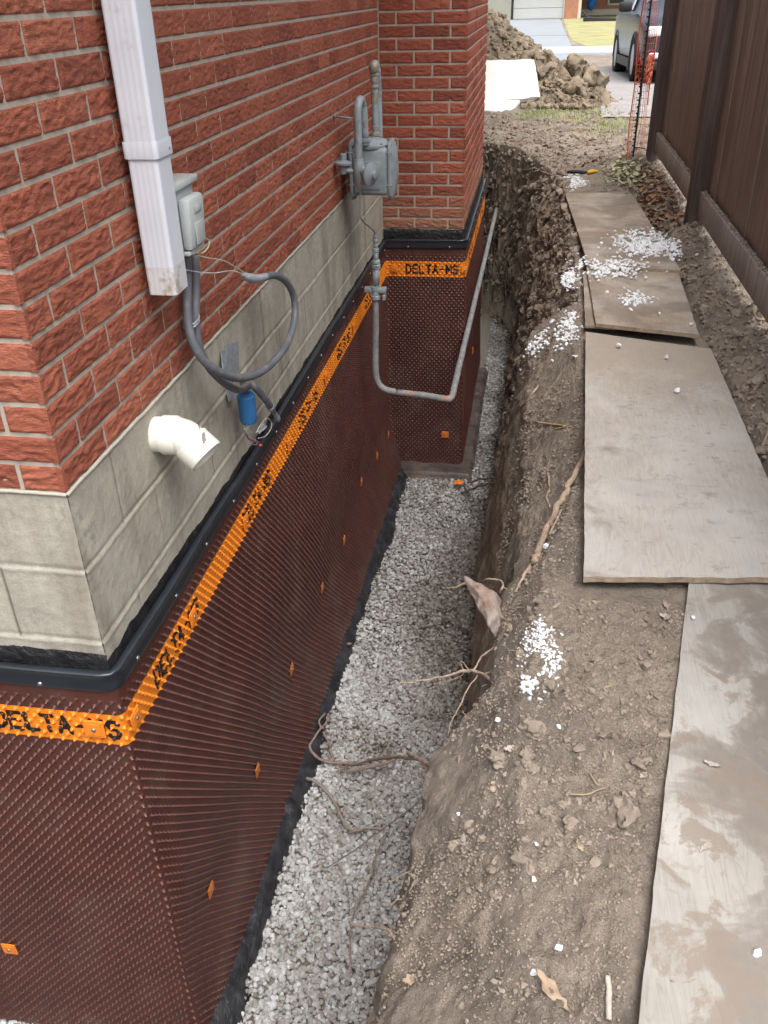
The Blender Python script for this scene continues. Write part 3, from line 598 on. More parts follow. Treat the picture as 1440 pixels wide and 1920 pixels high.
for st_ in [s0-.335-1.24, s0-.335-.62, s0-.335]+[s0+.20+.80*k for k in range(5)]+[s1+.115]+[s2+.25+.62*k for k in range(3)]: ik |= ink(bs, bz, st_)
dr_f = ((dr[:-1, :-1]+dr[1:, 1:])/2).ravel()[band]
ik &= ~((dr_f > .0062) & (dr_f < .0094) & (vnoise(bs*90, bz*90, 0, 12) > .25))
mem = thing('dimpled_membrane', 'dark brown dimpled plastic membrane wrapped round the foundation wall in the trench', 'membrane', (0, 0, -2.08))
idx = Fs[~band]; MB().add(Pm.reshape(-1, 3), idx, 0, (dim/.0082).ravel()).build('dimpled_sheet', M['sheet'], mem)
u_, inv = np.unique(Fs[band], return_inverse=True); MB().add(Pm.reshape(-1, 3)[u_], inv.reshape(-1, 4), ik.astype(int)).build('printed_orange_band', [M['orange'], M['ink']], mem)
def mem_at(s, z):
    i = np.argmin(abs(sv-s)); j = np.argmin(abs(zv-z)); base = Pm[i, j]-np.array([nx[i], ny[i], 0])*dim[i, j]
    T_ = np.array([px_[min(i+3, len(sv)-1)]-px_[i-3], py_[min(i+3, len(sv)-1)]-py_[i-3], 0]); T_ /= np.linalg.norm(T_); return base+np.array([nx[i], ny[i], 0])*.008, T_, np.array([nx[i], ny[i], 0.])
def plate(s, z, size=.048, rot=0, parent=mem, mat='plate', lab=None):
    P, T_, N_ = mem_at(s, z); Zv = np.array([0, 0, 1.]); c, s_ = math.cos(rot), math.sin(rot)
    a = T_*c+Zv*s_; b = -T_*s_+Zv*c
    V, F = box(-size/2, size/2, -size/2, size/2, 0, .0045, .0035); W = P+V[:, :1]*a+V[:, 1:2]*b+V[:, 2:3]*N_
    m_ = MB().add(W, F)
    V, F = box(-size*.34, size*.34, -size*.34, size*.34, .0045, .0062, .0008); m_.add(P+V[:, :1]*a+V[:, 1:2]*b+V[:, 2:3]*N_, F)
    o = m_.build('fastener_plate', M[mat], parent, smooth=False)
    Vn, Fn = lathe([(.006, 0), (.006, .002), (.003, .0035)], P+N_*.006, N_, 10); MB().add(Vn, Fn).build('nail_head', M['steel'], o)
    return o
for i, (y_, z_) in enumerate([(.289, -1.666), (.824, -1.678), (1.371, -1.642), (1.973, -1.634), (2.518, -1.704), (3.098, -1.658), (3.603, -1.738), (3.989, -1.771)]): plate(s0+y_, z_, .046, rot=random.uniform(-.12, .12), mat='plate_dull')
plate(s0-.55, -1.665, .048, .06); plate(s0-.062, -.655, .055, 0); plate(s0+.05, -.655, .05, .1)
for y_ in (.47, 1.0, 1.6, 2.3, 3.0): plate(s0+y_, -.66, .05, .1)
plate(s1+.385, -1.828, .05, 0); plate(s2+.9, -1.55, .05, 0); plate(s1+.04, -.66, .045, 0); plate(s2-.03, -.66, .04, 0)
# termination moulding
mould = thing('edge_moulding', 'slate black plastic moulding strip screwed along the top edge of the brown membrane', 'moulding', (0, 0, -.53))
prof = [(.004, -.474), (.010, -.470), (.022, -.470), (.0255, -.472), (.0260, -.476), (.024, -.480), (.022, -.484), (.022, -.500), (.023, -.515), (.023, -.524), (.019, -.528), (.008, -.528)]
PQ, LQ = rounded([(-1.3, 0), (0, 0), (0, YC), (XC, YC), (XC, YE+.1)], [.012, .004, .012], 0)
sq = np.arange(0, LQ[-1], .012); qx = np.interp(sq, LQ, PQ[:, 0]); qy = np.interp(sq, LQ, PQ[:, 1]); tx_ = np.gradient(qx); ty_ = np.gradient(qy); l_ = np.hypot(tx_, ty_); mx, my = ty_/l_, -tx_/l_
pr = np.array(prof); wz = .0025*fbm(sq*1.5, 0, 0, 2, 61); wo = .002+.0018*fbm(sq*3, 0, 0, 2, 62)
dz = np.interp(sq, [0, 1.3, 2.3, 5.4, 5.5, 9], [0, 0, -.012, -.006, 0, 0])+.0
PM = np.stack([qx[:, None]+(pr[None, :, 0]+wo[:, None])*mx[:, None], qy[:, None]+(pr[None, :, 0]+wo[:, None])*my[:, None], pr[None, :, 1]-.004+wz[:, None]+dz[:, None]+0*qx[:, None]], -1)
MB().add(PM.reshape(-1, 3), grid_faces(len(sq), len(prof), False)).build('strip', M['mould'], mould)
for k in range(6, len(sq)-4, 22):
    p = PM[k, 8]; N_ = np.array([mx[k], my[k], 0]); Vn, Fn = lathe([(.0065, 0), (.0065, .002), (.0045, .0045)], p-N_*.001, N_, 8); MB().add(Vn, Fn).build('screw_head', M['steel'], mould)
# bitumen cloth over footing joint
cl = MB(); yv = np.arange(-.5, 4.02, .012); Fy = np.interp(yv, [-.5, 0, .6, 1.5, 2.3, 3.1, 3.8, 4.2], [.02, .020, .030, .045, .060, .085, .10, .085])+.026
pt = np.array([(-.03, -2.03), (-.012, -2.045), (.006, -2.05), (.022, -2.06), (.038, -2.075), (.052, -2.095), (.062, -2.12), (.066, -2.15)])
wd = 1+.22*fbm(yv*2.2, 0, 0, 3, 64); wdn = (pt[None, :, 0]*np.where(pt[None, :, 0] > 0, wd[:, None], 1))
jit = .006*fbm(yv[:, None]*9, pt[None, :, 1]*40, 0, 3, 65); seam = .012*sstep(0, .012, yv-.93)*sstep(.02, -.01, yv-.98)
C_ = np.stack([Fy[:, None]+wdn+jit, yv[:, None]+0*wdn, pt[None, :, 1]+jit+seam[:, None]+.01*vnoise(yv*1.3, 0, 0, 66)[:, None]], -1)
cl.add(C_.reshape(-1, 3), grid_faces(len(yv), len(pt), True)); tag(cl.build('sealing_strip', M['cloth']), 'black wrinkled sealing strip along the foot of the brown membrane beside the gravel', 'sealing strip')
# ------------------------------------------------------------------ gravel bed
def gravel_pts(y0, y1, step, fx0, fx1):
    P = []
    ny_ = int((y1-y0)/step); 
    for j in range(ny_):
        y_ = y0+j*step; a, b = fx0(y_), fx1(y_); m = int((b-a)/step)
        if m <= 0: continue
        x_ = a+(np.arange(m)+.5*(j % 2))*step; P.append(np.stack([x_, np.full(m, y_)], 1))
    P = np.concatenate(P); return P+rng.normal(size=P.shape)*step*.28
def gx0(y_): return (.06 if y_ > 0 else -1.5) if y_ < YC-.2 else XC+.09
def gx1(y_): return float(np.interp(y_, SY, SX[:, 0]))+.045
def gz(x, y): return -2.108+.012*fbm(x*4, y*4, 0, 3, 111)+.02*sstep(.14, .08, x)*0
G1 = gravel_pts(-.75, 2.3, .0158, gx0, gx1); G1b = gravel_pts(-.75, 1.9, .019, gx0, gx1); G2 = gravel_pts(2.3, 8.1, .0175, gx0, gx1)
def gtone(P):
    x, y = P[:, 0], P[:, 1]; t = .66+.17*rng.normal(size=len(P))+.10*fbm(x*5, y*5, 0, 3, 120)
    dirt2 = .30*sstep(.45, .9, fbm(x*3.1, y*2.2, 0, 3, 131)+.5*rng.random(len(P))); dirty = dirt2+np.exp(-((x-.66)/.16)**2)*sstep(1.2, 1.9, y)*sstep(4.0, 3.0, y)*.34+np.exp(-((x-.45)/.10)**2-((y-2.35)/.35)**2)*.22
    edge = .35*sstep(-.10, 0.02, x-np.interp(y, SY, SX[:, 0]))*sstep(.9, 1.3, y)
    tar = (rng.random(len(P)) < .5*sstep(.17, .10, x)*(y < 3.9))*.5
    brt = .20*sstep(.28, .14, x)*sstep(3, 1.5, y)
    return np.clip(t-dirty-edge-tar+brt, 0, 1)
g = MB()
def zfor(P, l): return np.concatenate([P, (gz(P[:, 0], P[:, 1])+l+rng.normal(size=len(P))*.004)[:, None]], 1)
sz = lambda n_, a: a*(.62+.75*rng.random(n_)**1.6)
stones(zfor(G1, 0), sz(len(G1), .0104), gtone(G1), ICO2, .7, .22, mb=g, ang=.72)
stones(zfor(G1b, .006), sz(len(G1b), .0108), gtone(G1b), ICO2, .68, .2, mb=g, ang=.72)
stones(zfor(G2, 0), sz(len(G2), .0118), gtone(G2), ICO1, .7, .22, mb=g, ang=.72)
gb = MB(); xx, yy2 = np.meshgrid(np.linspace(-1.2, 1.0, 60), np.linspace(-1, 8.4, 200), indexing='ij'); g.add(np.stack([xx, yy2, -2.122+0*xx], -1).reshape(-1, 3), grid_faces(60, 200), 0, .22)
tag(g.build('gravel_bed', M['gravel'], smooth=False), 'grey crushed limestone gravel filling the bottom of the trench', 'gravel', kind='stuff')
# ------------------------------------------------------------------ downspout
def outline_rect(x0, x1, y0, y1, r, ribs=True, grow=0.0):
    pts = []
    x0 -= grow; x1 += grow; y0 -= grow; y1 += grow
    def arc(cx, cy, a0):
        for t in np.linspace(a0, a0+math.pi/2, 6): pts.append((cx+r*math.cos(t), cy+r*math.sin(t)))
    arc(x0+r, y0+r, math.pi)
    if ribs:
        for t in np.linspace(.12, .88, 40): pts.append((x0+(x1-x0)*t, y0+.0004*(0.5+.5*math.sin(t*6.283*5.5))))
    arc(x1-r, y0+r, -math.pi/2)
    if ribs:
        for t in np.linspace(.12, .88, 40): pts.append((x1-.0002*(0.5+.5*math.sin(t*6.283*3)), y0+(y1-y0)*t))
    arc(x1-r, y1-r, 0); arc(x0+r, y1-r, math.pi/2); return np.array(pts)
def shell(o, zs, sc=None, thick=.0012):
    n_ = len(o); c = o.mean(0); V = []; F = []
    for k, z in enumerate(zs):
        s_ = 1 if sc is None else sc[k]; q_ = c+(o-c)*s_; V += [(a, b, z) for a, b in q_]
    for k in range(len(zs)-1):
        for i in range(n_): j = (i+1) % n_; F.append([k*n_+i, k*n_+j, (k+1)*n_+j, (k+1)*n_+i])
    m_ = len(V); inn = c+(o-c)*(1-thick/.04)
    V += [(a, b, zs[0]) for a, b in c+(inn-c)*(1 if sc is None else sc[0])]+[(a, b, zs[-1]) for a, b in inn]
    for i in range(n_): j = (i+1) % n_; F.append([i, m_+i, m_+j, j]); F.append([m_+j, m_+i, m_+n_+i, m_+n_+j])
    return np.array(V), F
ds = thing('downspout', 'white ribbed aluminium downspout running down the red brick wall', 'downspout', (.055, .557, .268))
o1 = outline_rect(.016, .092, .512, .604, .009)
V, F = shell(o1, [.600, .9, 1.4, 2.0, HT]); MB().add(V, F).build('upper_pipe', M['alu'], ds, angle=40)
o2 = outline_rect(.018, .090, .514, .602, .009)
V, F = shell(o2, [.335, .45, .600]); MB().add(V, F).build('lower_pipe', M['alu'], ds, angle=40)
V, F = shell(o2, [.268, .28, .30, .335], [.985, .992, 1, 1]); MB().add(V, F).build('soiled_outlet', M['aludirt'], ds, angle=40)
V, F = shell(outline_rect(.016, .092, .512, .604, .010, True, .0035), [.578, .580, .612, .6145], [.985, 1, 1, .985]); b_ = MB().add(V, F).build('collar', M['alu'], ds, angle=40)
V, F = lathe([(.004, 0), (.004, .001), (.002, .0025)], (.0950, .583, .592), (1, 0, 0), 8); MB().add(V, F).build('screw', M['steel'], b_)
# ------------------------------------------------------------------ outlet box and conduits
eb = thing('outlet_box', 'grey weatherproof outlet box on the brick wall behind the white downspout', 'electrical box', (0, .69, .33))
MB().add(*box(.002, .070, .626, .765, .326, .486, .004)).build('box_body', M['boxgrey'], eb, angle=35)
MB().add(*box(.002, .082, .617, .778, .4865, .503, .004)).build('top_lid', M['boxlight'], eb, angle=35)
V, F = box(.0705, .104, .640, .748, .340, .466, .012); V[:, 0] -= np.where(V[:, 0] > .09, np.clip((.40-V[:, 2])*.12, 0, .02), 0)
cv = MB().add(V, F).build('flip_cover', M['boxlight'], eb, angle=35)
MB().add(*box(.1000, .1055, .662, .722, .352, .405, .003)).build('recess_panel', M['boxgrey'], cv, angle=35)
MB().add(*box(.1035, .1065, .668, .716, .428, .446, .002)).add(*box(.1065, .1075, .673, .711, .431, .443, .001)).build('embossed_badge', M['boxgrey'], cv, angle=35)
MB().add(*box(.0705, .088, .638, .752, .329, .339, .003)).build('hinge', M['boxlight'], eb, angle=35)
def atp(L): return np.array([at(a, b, 0, c) for a, b, c in L])
c1p = smooth_path(atp([(351, 478, .030), (351, 540, .030), (352, 600, .034), (361, 640, .05), (384, 678, .07), (420, 702, .09), (460, 708, .10), (500, 690, .105), (535, 650, .108), (551, 605, .108), (552, 562, .105), (538, 530, .098), (515, 516, .09), (492, 521, .085)]), 8)
V, F = tube(c1p, .0125, 14)
cb = thing('looped_conduit', 'grey flexible conduit hanging below the outlet box in one big open loop', 'conduit', c1p[0])
MB().add(V, F).build('conduit', M['conduit'], cb)
V, F = tube(smooth_path(atp([(498, 519, .087), (485, 522, .084), (472, 522, .082), (461, 519, .080), (453, 514, .08)]), 6), [.0118, .0135, .015, .0125, .004], 12)
V = V+.0016*np.stack([fbm(V[:, 0]*160, V[:, 1]*160, V[:, 2]*160, 2, 5+k) for k in range(3)], 1); MB().add(V, F).build('taped_end', M['tape'], cb)
V, F = tube(smooth_path(atp([(340, 504, .03), (365, 509, .05), (400, 512, .07), (435, 508, .08), (462, 516, .082)]), 6), .0016, 6); MB().add(V, F).build('white_wire', M['whitewire'], cb)
V, F = tube(smooth_path(atp([(368, 478, .06), (392, 484, .08), (420, 489, .085), (448, 505, .085), (466, 518, .084)]), 6), .0016, 6); MB().add(V, F).build('green_wire', M['greenwire'], cb)
V, F = tube(smooth_path(atp([(366, 477, .06), (380, 474, .085), (390, 464, .09), (392, 451, .09), (386, 447, .09)]), 6), .0016, 6); MB().add(V, F).build('green_wire', M['greenwire'], cb)
c2p = smooth_path(atp([(366, 478, .030), (367, 540, .030), (367, 600, .034), (373, 650, .040), (395, 692, .052), (424, 720, .06), (448, 731, .06), (464, 724, .055), (462, 713, .03), (455, 708, .004)]), 8)
V, F = tube(c2p, .0122, 14)
c2 = thing('short_conduit', 'grey flexible conduit running beside the looped one and bending back to the foundation', 'conduit', c2p[0])
MB().add(V, F).build('conduit', M['conduit'], c2)
for (a, b, dz_) in ((359, 600, 0), (359, 606, 0)):
    p = at(a, b, 0, .034); th = np.linspace(0, 2*math.pi, 25); P = np.stack([p[0]+.017*np.sin(th), p[1]+.038*np.cos(th), p[2]+.004*np.cos(th)], 1)
    V, F = tube(P, .0028, 6, False); MB().add(V, F).build('wire_tie', M['tape'], c2)
c3p = smooth_path(atp([(466, 716, .012), (478, 726, .04), (494, 744, .055), (507, 762, .06)]), 8)
c3 = thing('conduit_stub', 'short dark grey conduit stub ending in a metal connector over the moulding', 'conduit', c3p[0])
V, F = tube(c3p, .0125, 14); MB().add(V, F).build('conduit', M['conduit'], c3)
p0, p1 = c3p[-1], at(522, 787, 0, .062); d_ = p1-p0; L_ = np.linalg.norm(d_); V, F = lathe([(.0135, -.004), (.0145, .004), (.0145, .012), (.012, .014), (.012, .02), (.009, .022), (.009, L_*.8), (.0105, L_*.82), (.0105, L_)], p0, d_, 14); MB().add(V, F).build('connector', M['galv'], c3)
# blue canister with loose wires
bt_ = at(461, 741, 0, .055); bb_ = at(467, 792, 0, .055); d_ = bb_-bt_; L_ = np.linalg.norm(d_)
bl = thing('blue_canister', 'small blue plastic canister hanging under the conduits with loose wires below', 'canister', bt_)
V, F = lathe([(.024, -.002), (.0290, -.001), (.0300, .003), (.0290, .006), (.0285, L_*.5), (.0280, L_*.9), (.024, L_*1.0), (.014, L_*1.03)], bt_, d_, 24); MB().add(V, F).build('canister_body', M['blue'], bl, angle=50)
P = smooth_path(atp([(467, 793, .055), (458, 803, .06), (461, 815, .06), (472, 812, .06), (470, 800, .058)]), 6); V, F = tube(P, .0018, 6); MB().add(V, F).build('ring', M['steel'], bl)
P = smooth_path(atp([(461, 812, .06), (466, 822, .06), (476, 828, .06), (470, 832, .062), (482, 834, .065), (478, 824, .06), (492, 836, .065)]), 6); V, F = tube(P, .0028, 7); MB().add(V, F).build('purple_wire', M['purplewire'], bl)
p0, p1 = at(487, 835, 0, .065), at(501, 836, 0, .068); V, F = lathe([(.0028, 0), (.0036, .003), (.0036, .016), (.0028, .020)], p0, p1-p0, 10); MB().add(V, F).build('orange_wire_cap', M['redcap'], bl)
P = smooth_path(atp([(484, 822, .06), (497, 818, .05), (507, 806, .045), (509, 792, .045), (500, 784, .045), (489, 796, .05), (480, 812, .05)]), 6); V, F = tube(P, .0016, 6); MB().add(V, F).build('white_wire', M['whitewire'], bl)
P = atp([(484, 798, .03), (500, 786, .03), (499, 800, .035), (484, 814, .035)]); u_, v_ = np.meshgrid(np.linspace(0, 1, 9), np.linspace(0, 1, 9), indexing='ij')
Q = (P[0]*((1-u_)*(1-v_))[..., None]+P[1]*(u_*(1-v_))[..., None]+P[2]*(u_*v_)[..., None]+P[3]*((1-u_)*v_)[..., None]); Q[..., 0] += .006*vnoise(u_*3, v_*3, 0, 9); mbb = MB().add(Q.reshape(-1, 3), grid_faces(9, 9)); Q2 = Q+np.array([.001, 0, 0]); mbb.add(Q2.reshape(-1, 3), grid_faces(9, 9, True)); mbb.build('torn_tape', M['tape'], bl)
# galvanised strap on the wall
gs = MB(); P = atp([(414, 662, .006), (430, 646, .006), (446, 640, .006), (447, 700, .02), (432, 702, .02), (417, 700, .02)]); P2 = P+np.array([.003, 0, 0]); gs.add(np.concatenate([P, P2]), [[5, 4, 3, 2, 1, 0], [6, 7, 8, 9, 10, 11]]+[[i, (i+1) % 6, 6+(i+1) % 6, 6+i] for i in range(6)])
P = atp([(424, 735, .008), (436, 730, .008), (438, 748, .012), (428, 752, .012)]); P2 = P+np.array([.003, 0, 0]); gs.add(np.concatenate([P, P2]), [[3, 2, 1, 0], [4, 5, 6, 7]]+[[i, (i+1) % 4, 4+(i+1) % 4, 4+i] for i in range(4)])
P = np.array([at(431, 700, 0, .014), at(432, 735, 0, .012)]); gs.add(*tube(smooth_path(P, 3), .004, 6))
tag(gs.build('wall_bracket', M['galv'], smooth=False), 'bent galvanised bracket on the grey block wall behind the conduits', 'bracket')
# ------------------------------------------------------------------ white pvc elbow
pe = thing('vent_elbow', 'white plastic vent pipe elbow sticking out of the grey block foundation', 'pipe elbow', (0, .47, -.1))
R0 = .0465; y0p, z0p = .460, -.082
V, F = lathe([(R0*1.0, -.03), (R0*1.0, .022), (R0*1.10, .024), (R0*1.10, .060), (R0*1.05, .064), (R0, .065)], (0, y0p, z0p), (1, 0, 0), 28); MB().add(V, F).build('pipe_hub', M['pvc'], pe, angle=35)
ang = math.radians(40); P = [(.062, y0p, z0p)]; cx, cz = .064, z0p-.055
for t in np.linspace(0, ang, 7): P.append((cx+.055*math.sin(t), y0p-.018*t, cz+.055*math.cos(t)))
V, F = tube(P, R0*1.0, 28); el = MB().add(V, F).build('elbow', M['pvc'], pe)
e_ = np.array(P[-1]); dv = np.array([math.cos(ang), -.2, -math.sin(ang)]); dv /= np.linalg.norm(dv)
V, F = lathe([(R0*1.0, -.006), (R0*1.11, -.002), (R0*1.12, .05), (R0*1.08, .053), (R0*.96, .053), (R0*.93, .02), (0.001, .018)], e_, dv, 28); MB().add(V, F).build('socket', M['pvc'], pe, angle=35)
up = np.cross(np.cross(dv, (0, 0, 1)), dv); up /= np.linalg.norm(up); sd_ = np.cross(dv, up)
for (du, dh, wd_, ln_) in ((.024, .30, .0035, .016), (.020, .16, .0045, .020), (.015, .02, .004, .012), (-.008, -.30, .0045, .004), (-.014, -.45, .0035, .007), (-.006, -.62, .0035, .006)):
    u, v = np.meshgrid(np.linspace(-1, 1, 8), np.linspace(-1, 1, 8), indexing='ij'); a = dh+v*wd_/(R0*1.12)+.1*u; rr = R0*1.123*(1 if du > 0 else .9)
    Q = e_+dv*(du+u*ln_/2)[..., None]+rr*(np.cos(a)[..., None]*up+np.sin(a)[..., None]*sd_); MB().add(Q.reshape(-1, 3), grid_faces(8, 8)).build('smudge', M['smudge'], el)
# ------------------------------------------------------------------ gas meter
gmtr = thing('gas_meter', 'grey gas meter with regulator and hoop pipe mounted on the brick wall by the bay', 'gas meter', (.15, 2.98, .02))
GX, GY = .148, 2.99
V, F = box(.060, .240, 2.905, 3.08, .030, .250, .020); MB().add(V, F).build('meter_body', M['meter'], gmtr, angle=50)
def flange(x, t, tw=0.0):
    pts = []; 
    for i in range(32):
        a = 2*math.pi*i/32; r_ = 1.0; ca, sa = math.cos(a), math.sin(a)
        ex = .088*np.sign(ca)*abs(ca)**.42; ez = .138*np.sign(sa)*abs(sa)**.45; pts.append((ex, ez))
    V = []; F = []
    for k, (xx_, s_) in enumerate(((0, .96), (t*.2, 1), (t*.8, 1), (t, .94), (t+.012, .72), (t+.018, .4))):
        V += [(x+xx_*(1 if tw >= 0 else -1), GY+a*s_+tw*b, .140+b*s_) for a, b in pts]
    for k in range(5):
        for i in range(32): j = (i+1) % 32; F.append([k*32+i, k*32+j, (k+1)*32+j, (k+1)*32+i])
    F.append(list(range(32))); F.append([5*32+i for i in range(32)]); return np.array(V), F
MB().add(*flange(.236, .016)).build('side_cover', M['meter'], gmtr, angle=40); MB().add(*flange(.064, .016, -.0001)).build('side_cover', M['meter'], gmtr, angle=40)
for sx_ in (.243, .057):
    for i in range(10):
        a = 2*math.pi*i/10+.2; MB().add(*lathe([(.0075, -.012), (.0075, .012)], (sx_, GY+.080*np.sign(math.cos(a))*abs(math.cos(a))**.42, .140+.126*np.sign(math.sin(a))*abs(math.sin(a))**.45), (1, 0, 0), 6)).build('bolt', M['meter'], gmtr, smooth=False)
MB().add(*lathe([(.088, 0), (.090, .004), (.090, .014), (.080, .018), (.070, .032), (.045, .040), (.02, .043)], (.150, 2.985, .242), (0, 0, 1), 28)).build('top_cover', M['meter'], gmtr, angle=40)
for i in range(8): a = i*math.pi/4; MB().add(*lathe([(.007, 0), (.007, .009)], (.150+.079*math.cos(a), 2.985+.079*math.sin(a), .256), (0, 0, 1), 6)).build('bolt', M['meter'], gmtr, smooth=False)
MB().add(*box(.10, .20, 2.899, 2.918, .06, .19, .005)).build('front_panel', M['meter'], gmtr, angle=35)
# hoop pipe in front, going up and over into the meter top
hp = [(.118, 2.80, .20), (.118, 2.80, .30), (.119, 2.80, .40)]+[(.119+.01*k/8, 2.85-.05*math.cos(math.pi*k/8), .41+.052*math.sin(math.pi*k/8)) for k in range(1, 8)]+[(.130, 2.90, .40), (.132, 2.90, .29)]
V, F = tube(smooth_path(hp, 4), .0185, 14); MB().add(V, F).build('hoop_pipe', M['pipegrey'], gmtr)
MB().add(*lathe([(.020, 0), (.020, .014), (.026, .015), (.026, .03), (.018, .031), (.018, .045)], (.132, 2.90, .262), (0, 0, 1), 10)).build('union_nut', M['pipegrey'], gmtr, angle=35)
rg = MB().add(*lathe([(.013, -.085), (.016, -.084), (.016, -.07), (.020, -.068), (.024, -.05), (.028, -.03), (.029, .0), (.026, .025), (.024, .03), (.024, .042), (.016, .044)], (.118, 2.80, .175), (0, 0, 1), 16)).build('regulator_body', M['meter'], gmtr, angle=35)
MB().add(*lathe([(.0205, 0), (.0205, .02)], (.118, 2.80, .090), (0, 0, 1), 6)).build('brown_nut', M['brass'], rg, smooth=False)
MB().add(*lathe([(.022, 0), (.022, .012)], (.118, 2.80, .205), (0, 0, 1), 8)).build('collar_nut', M['brass'], rg, smooth=False)
dr_ = np.array([.80, -.45, -.12]); dr_ /= np.linalg.norm(dr_)
MB().add(*lathe([(.017, 0), (.021, .02), (.023, .045), (.020, .06), (.030, .060), (.046, .062), (.054, .066), (.055, .071), (.054, .076), (.044, .081), (.028, .086), (.018, .090), (.016, .098), (.008, .100)], np.array([.118, 2.80, .165])-dr_*.0, np.array([.86, -.48, -.12]), 28)).build('diaphragm_housing', M['meter'], rg, angle=35)
MB().add(*lathe([(.012, -.045), (.017, -.04), (.017, -.01), (.030, -.006), (.040, 0), (.041, .008), (.028, .014), (.016, .018), (.016, .045), (.013, .047)], (.045, 2.79, .195), (.05, 0, 1), 18)).build('side_regulator', M['meter'], gmtr, angle=35)
V, F = tube(smooth_path([(.05, 2.79, .17), (.08, 2.795, .165), (.11, 2.80, .165)], 4), .012, 10); MB().add(V, F).build('link_pipe', M['meter'], gmtr)
V, F = tube([(.002, 2.83, .395), (.05, 2.82, .392), (.106, 2.80, .388)], .0050, 8); lv = MB().add(V, F).build('lever', M['pipegrey'], gmtr); MB().add(*lathe([(.003, -.006), (.008, -.003), (.008, .004), (.003, .007)], (.006, 2.83, .395), (1, 0, 0), 10)).build('lever_tip', M['pipegrey'], lv)
# rear risers
rp = [(.163, 3.02, .27), (.163, 3.02, .40), (.163, 3.02, .555)]+[(.163, 3.055-.035*math.cos(math.pi*k/6), .558+.036*math.sin(math.pi*k/6)) for k in range(1, 6)]+[(.168, 3.09, .55), (.17, 3.09, .40), (.17, 3.09, .24)]
V, F = tube(smooth_path(rp, 4), .0165, 12); MB().add(V, F).build('rear_pipe', M['pipegrey'], gmtr)
for z_, r_, h_, mt in ((.285, .022, .018, 'brass'), (.312, .019, .02, 'brass'), (.43, .018, .05, 'brass'), (.495, .021, .012, 'brass'), (.52, .0195, .02, 'brass'), (.545, .021, .012, 'pipegrey')):
    MB().add(*lathe([(r_*.9, 0), (r_, .002), (r_, h_-.002), (r_*.9, h_)], (.163, 3.02, z_), (0, 0, 1), 12)).build('fitting', M[mt], gmtr, angle=35)
MB().add(*lathe([(.014, 0), (.022, .01), (.024, .028), (.018, .045), (.006, .052)], (.163, 3.015, .558), (0, -.1, 1), 16)).build('pipe_cap', M['brass'], gmtr)
V, F = tube(smooth_path([(.118, 2.80, .095), (.118, 2.80, .0), (.118, 2.81, -.055), (.128, 2.93, -.115), (.137, 3.06, -.175), (.138, 3.08, -.215)], 5), .0048, 8); MB().add(V, F).build('service_tube', M['pipegrey'], gmtr)
# riser and buried pipe
gp = thing('gas_riser_pipe', 'bare soiled gas pipe dropping from the meter and crossing the trench in a hook', 'gas pipe', (.13, 3.08, -1.05))
for z_, r_, h_ in ((-.215, .010, .02), (-.235, .014, .02), (-.262, .011, .026), (-.285, .017, .022), (-.325, .014, .04), (-.345, .0215, .02), (-.372, .023, .026)):
    MB().add(*lathe([(r_*.85, 0), (r_, .003), (r_, h_-.003), (r_*.85, h_)], (.138, 3.08, z_), (0, 0, 1), 14)).build('fitting', M['pipegrey'], gp, angle=35)
V, F = tube([(.138, 3.08, -.36), (.133, 3.08, -.46)], .019, 14); MB().add(V, F).build('upper_pipe', M['pipegrey'], gp)
vv = MB().add(*lathe([(.019, -.06), (.027, -.058), (.027, -.04), (.023, -.036), (.023, -.01), (.026, -.008), (.026, .012), (.019, .014)], (.131, 3.08, -.475), (0, 0, 1), 14)).build('valve', M['pipegrey'], gp, angle=35)
V, F = box(.072, .190, 3.062, 3.098, -.507, -.478, .006); V[:, 2] += .012*np.clip((abs(V[:, 0]-.131)-.03)/.03, 0, 1); MB().add(V, F).build('valve_bar', M['pipegrey'], vv, angle=35); MB().add(*box(.17, .186, 3.06, 3.10, -.535, -.506, .003)).build('valve_lug', M['pipegrey'], vv, angle=35)
gpp = [(.130, 3.08, -.53), (.127, 3.08, -.65), (.122, 3.08, -.80), (.120, 3.07, -.93), (.135, 3.06, -1.005), (.175, 3.05, -1.04), (.25, 3.04, -1.052), (.36, 3.03, -1.055), (.48, 3.01, -1.06), (.535, 3.0, -1.062), (.552, 3.03, -1.06), (.556, 3.10, -1.055), (.558, 3.5, -1.05), (.562, 4.2, -1.05), (.568, 5.2, -1.048), (.575, 6.4, -1.045), (.580, 7.4, -1.04), (.584, 8.4, -1.04)]
V, F = tube(smooth_path(gpp, 7), .0185, 16); V = V+.0012*np.stack([fbm(V[:, 0]*50, V[:, 1]*25, V[:, 2]*50, 2, 5+k) for k in range(3)], 1); MB().add(V, F).build('lower_pipe', M['gaspipe'], gp)
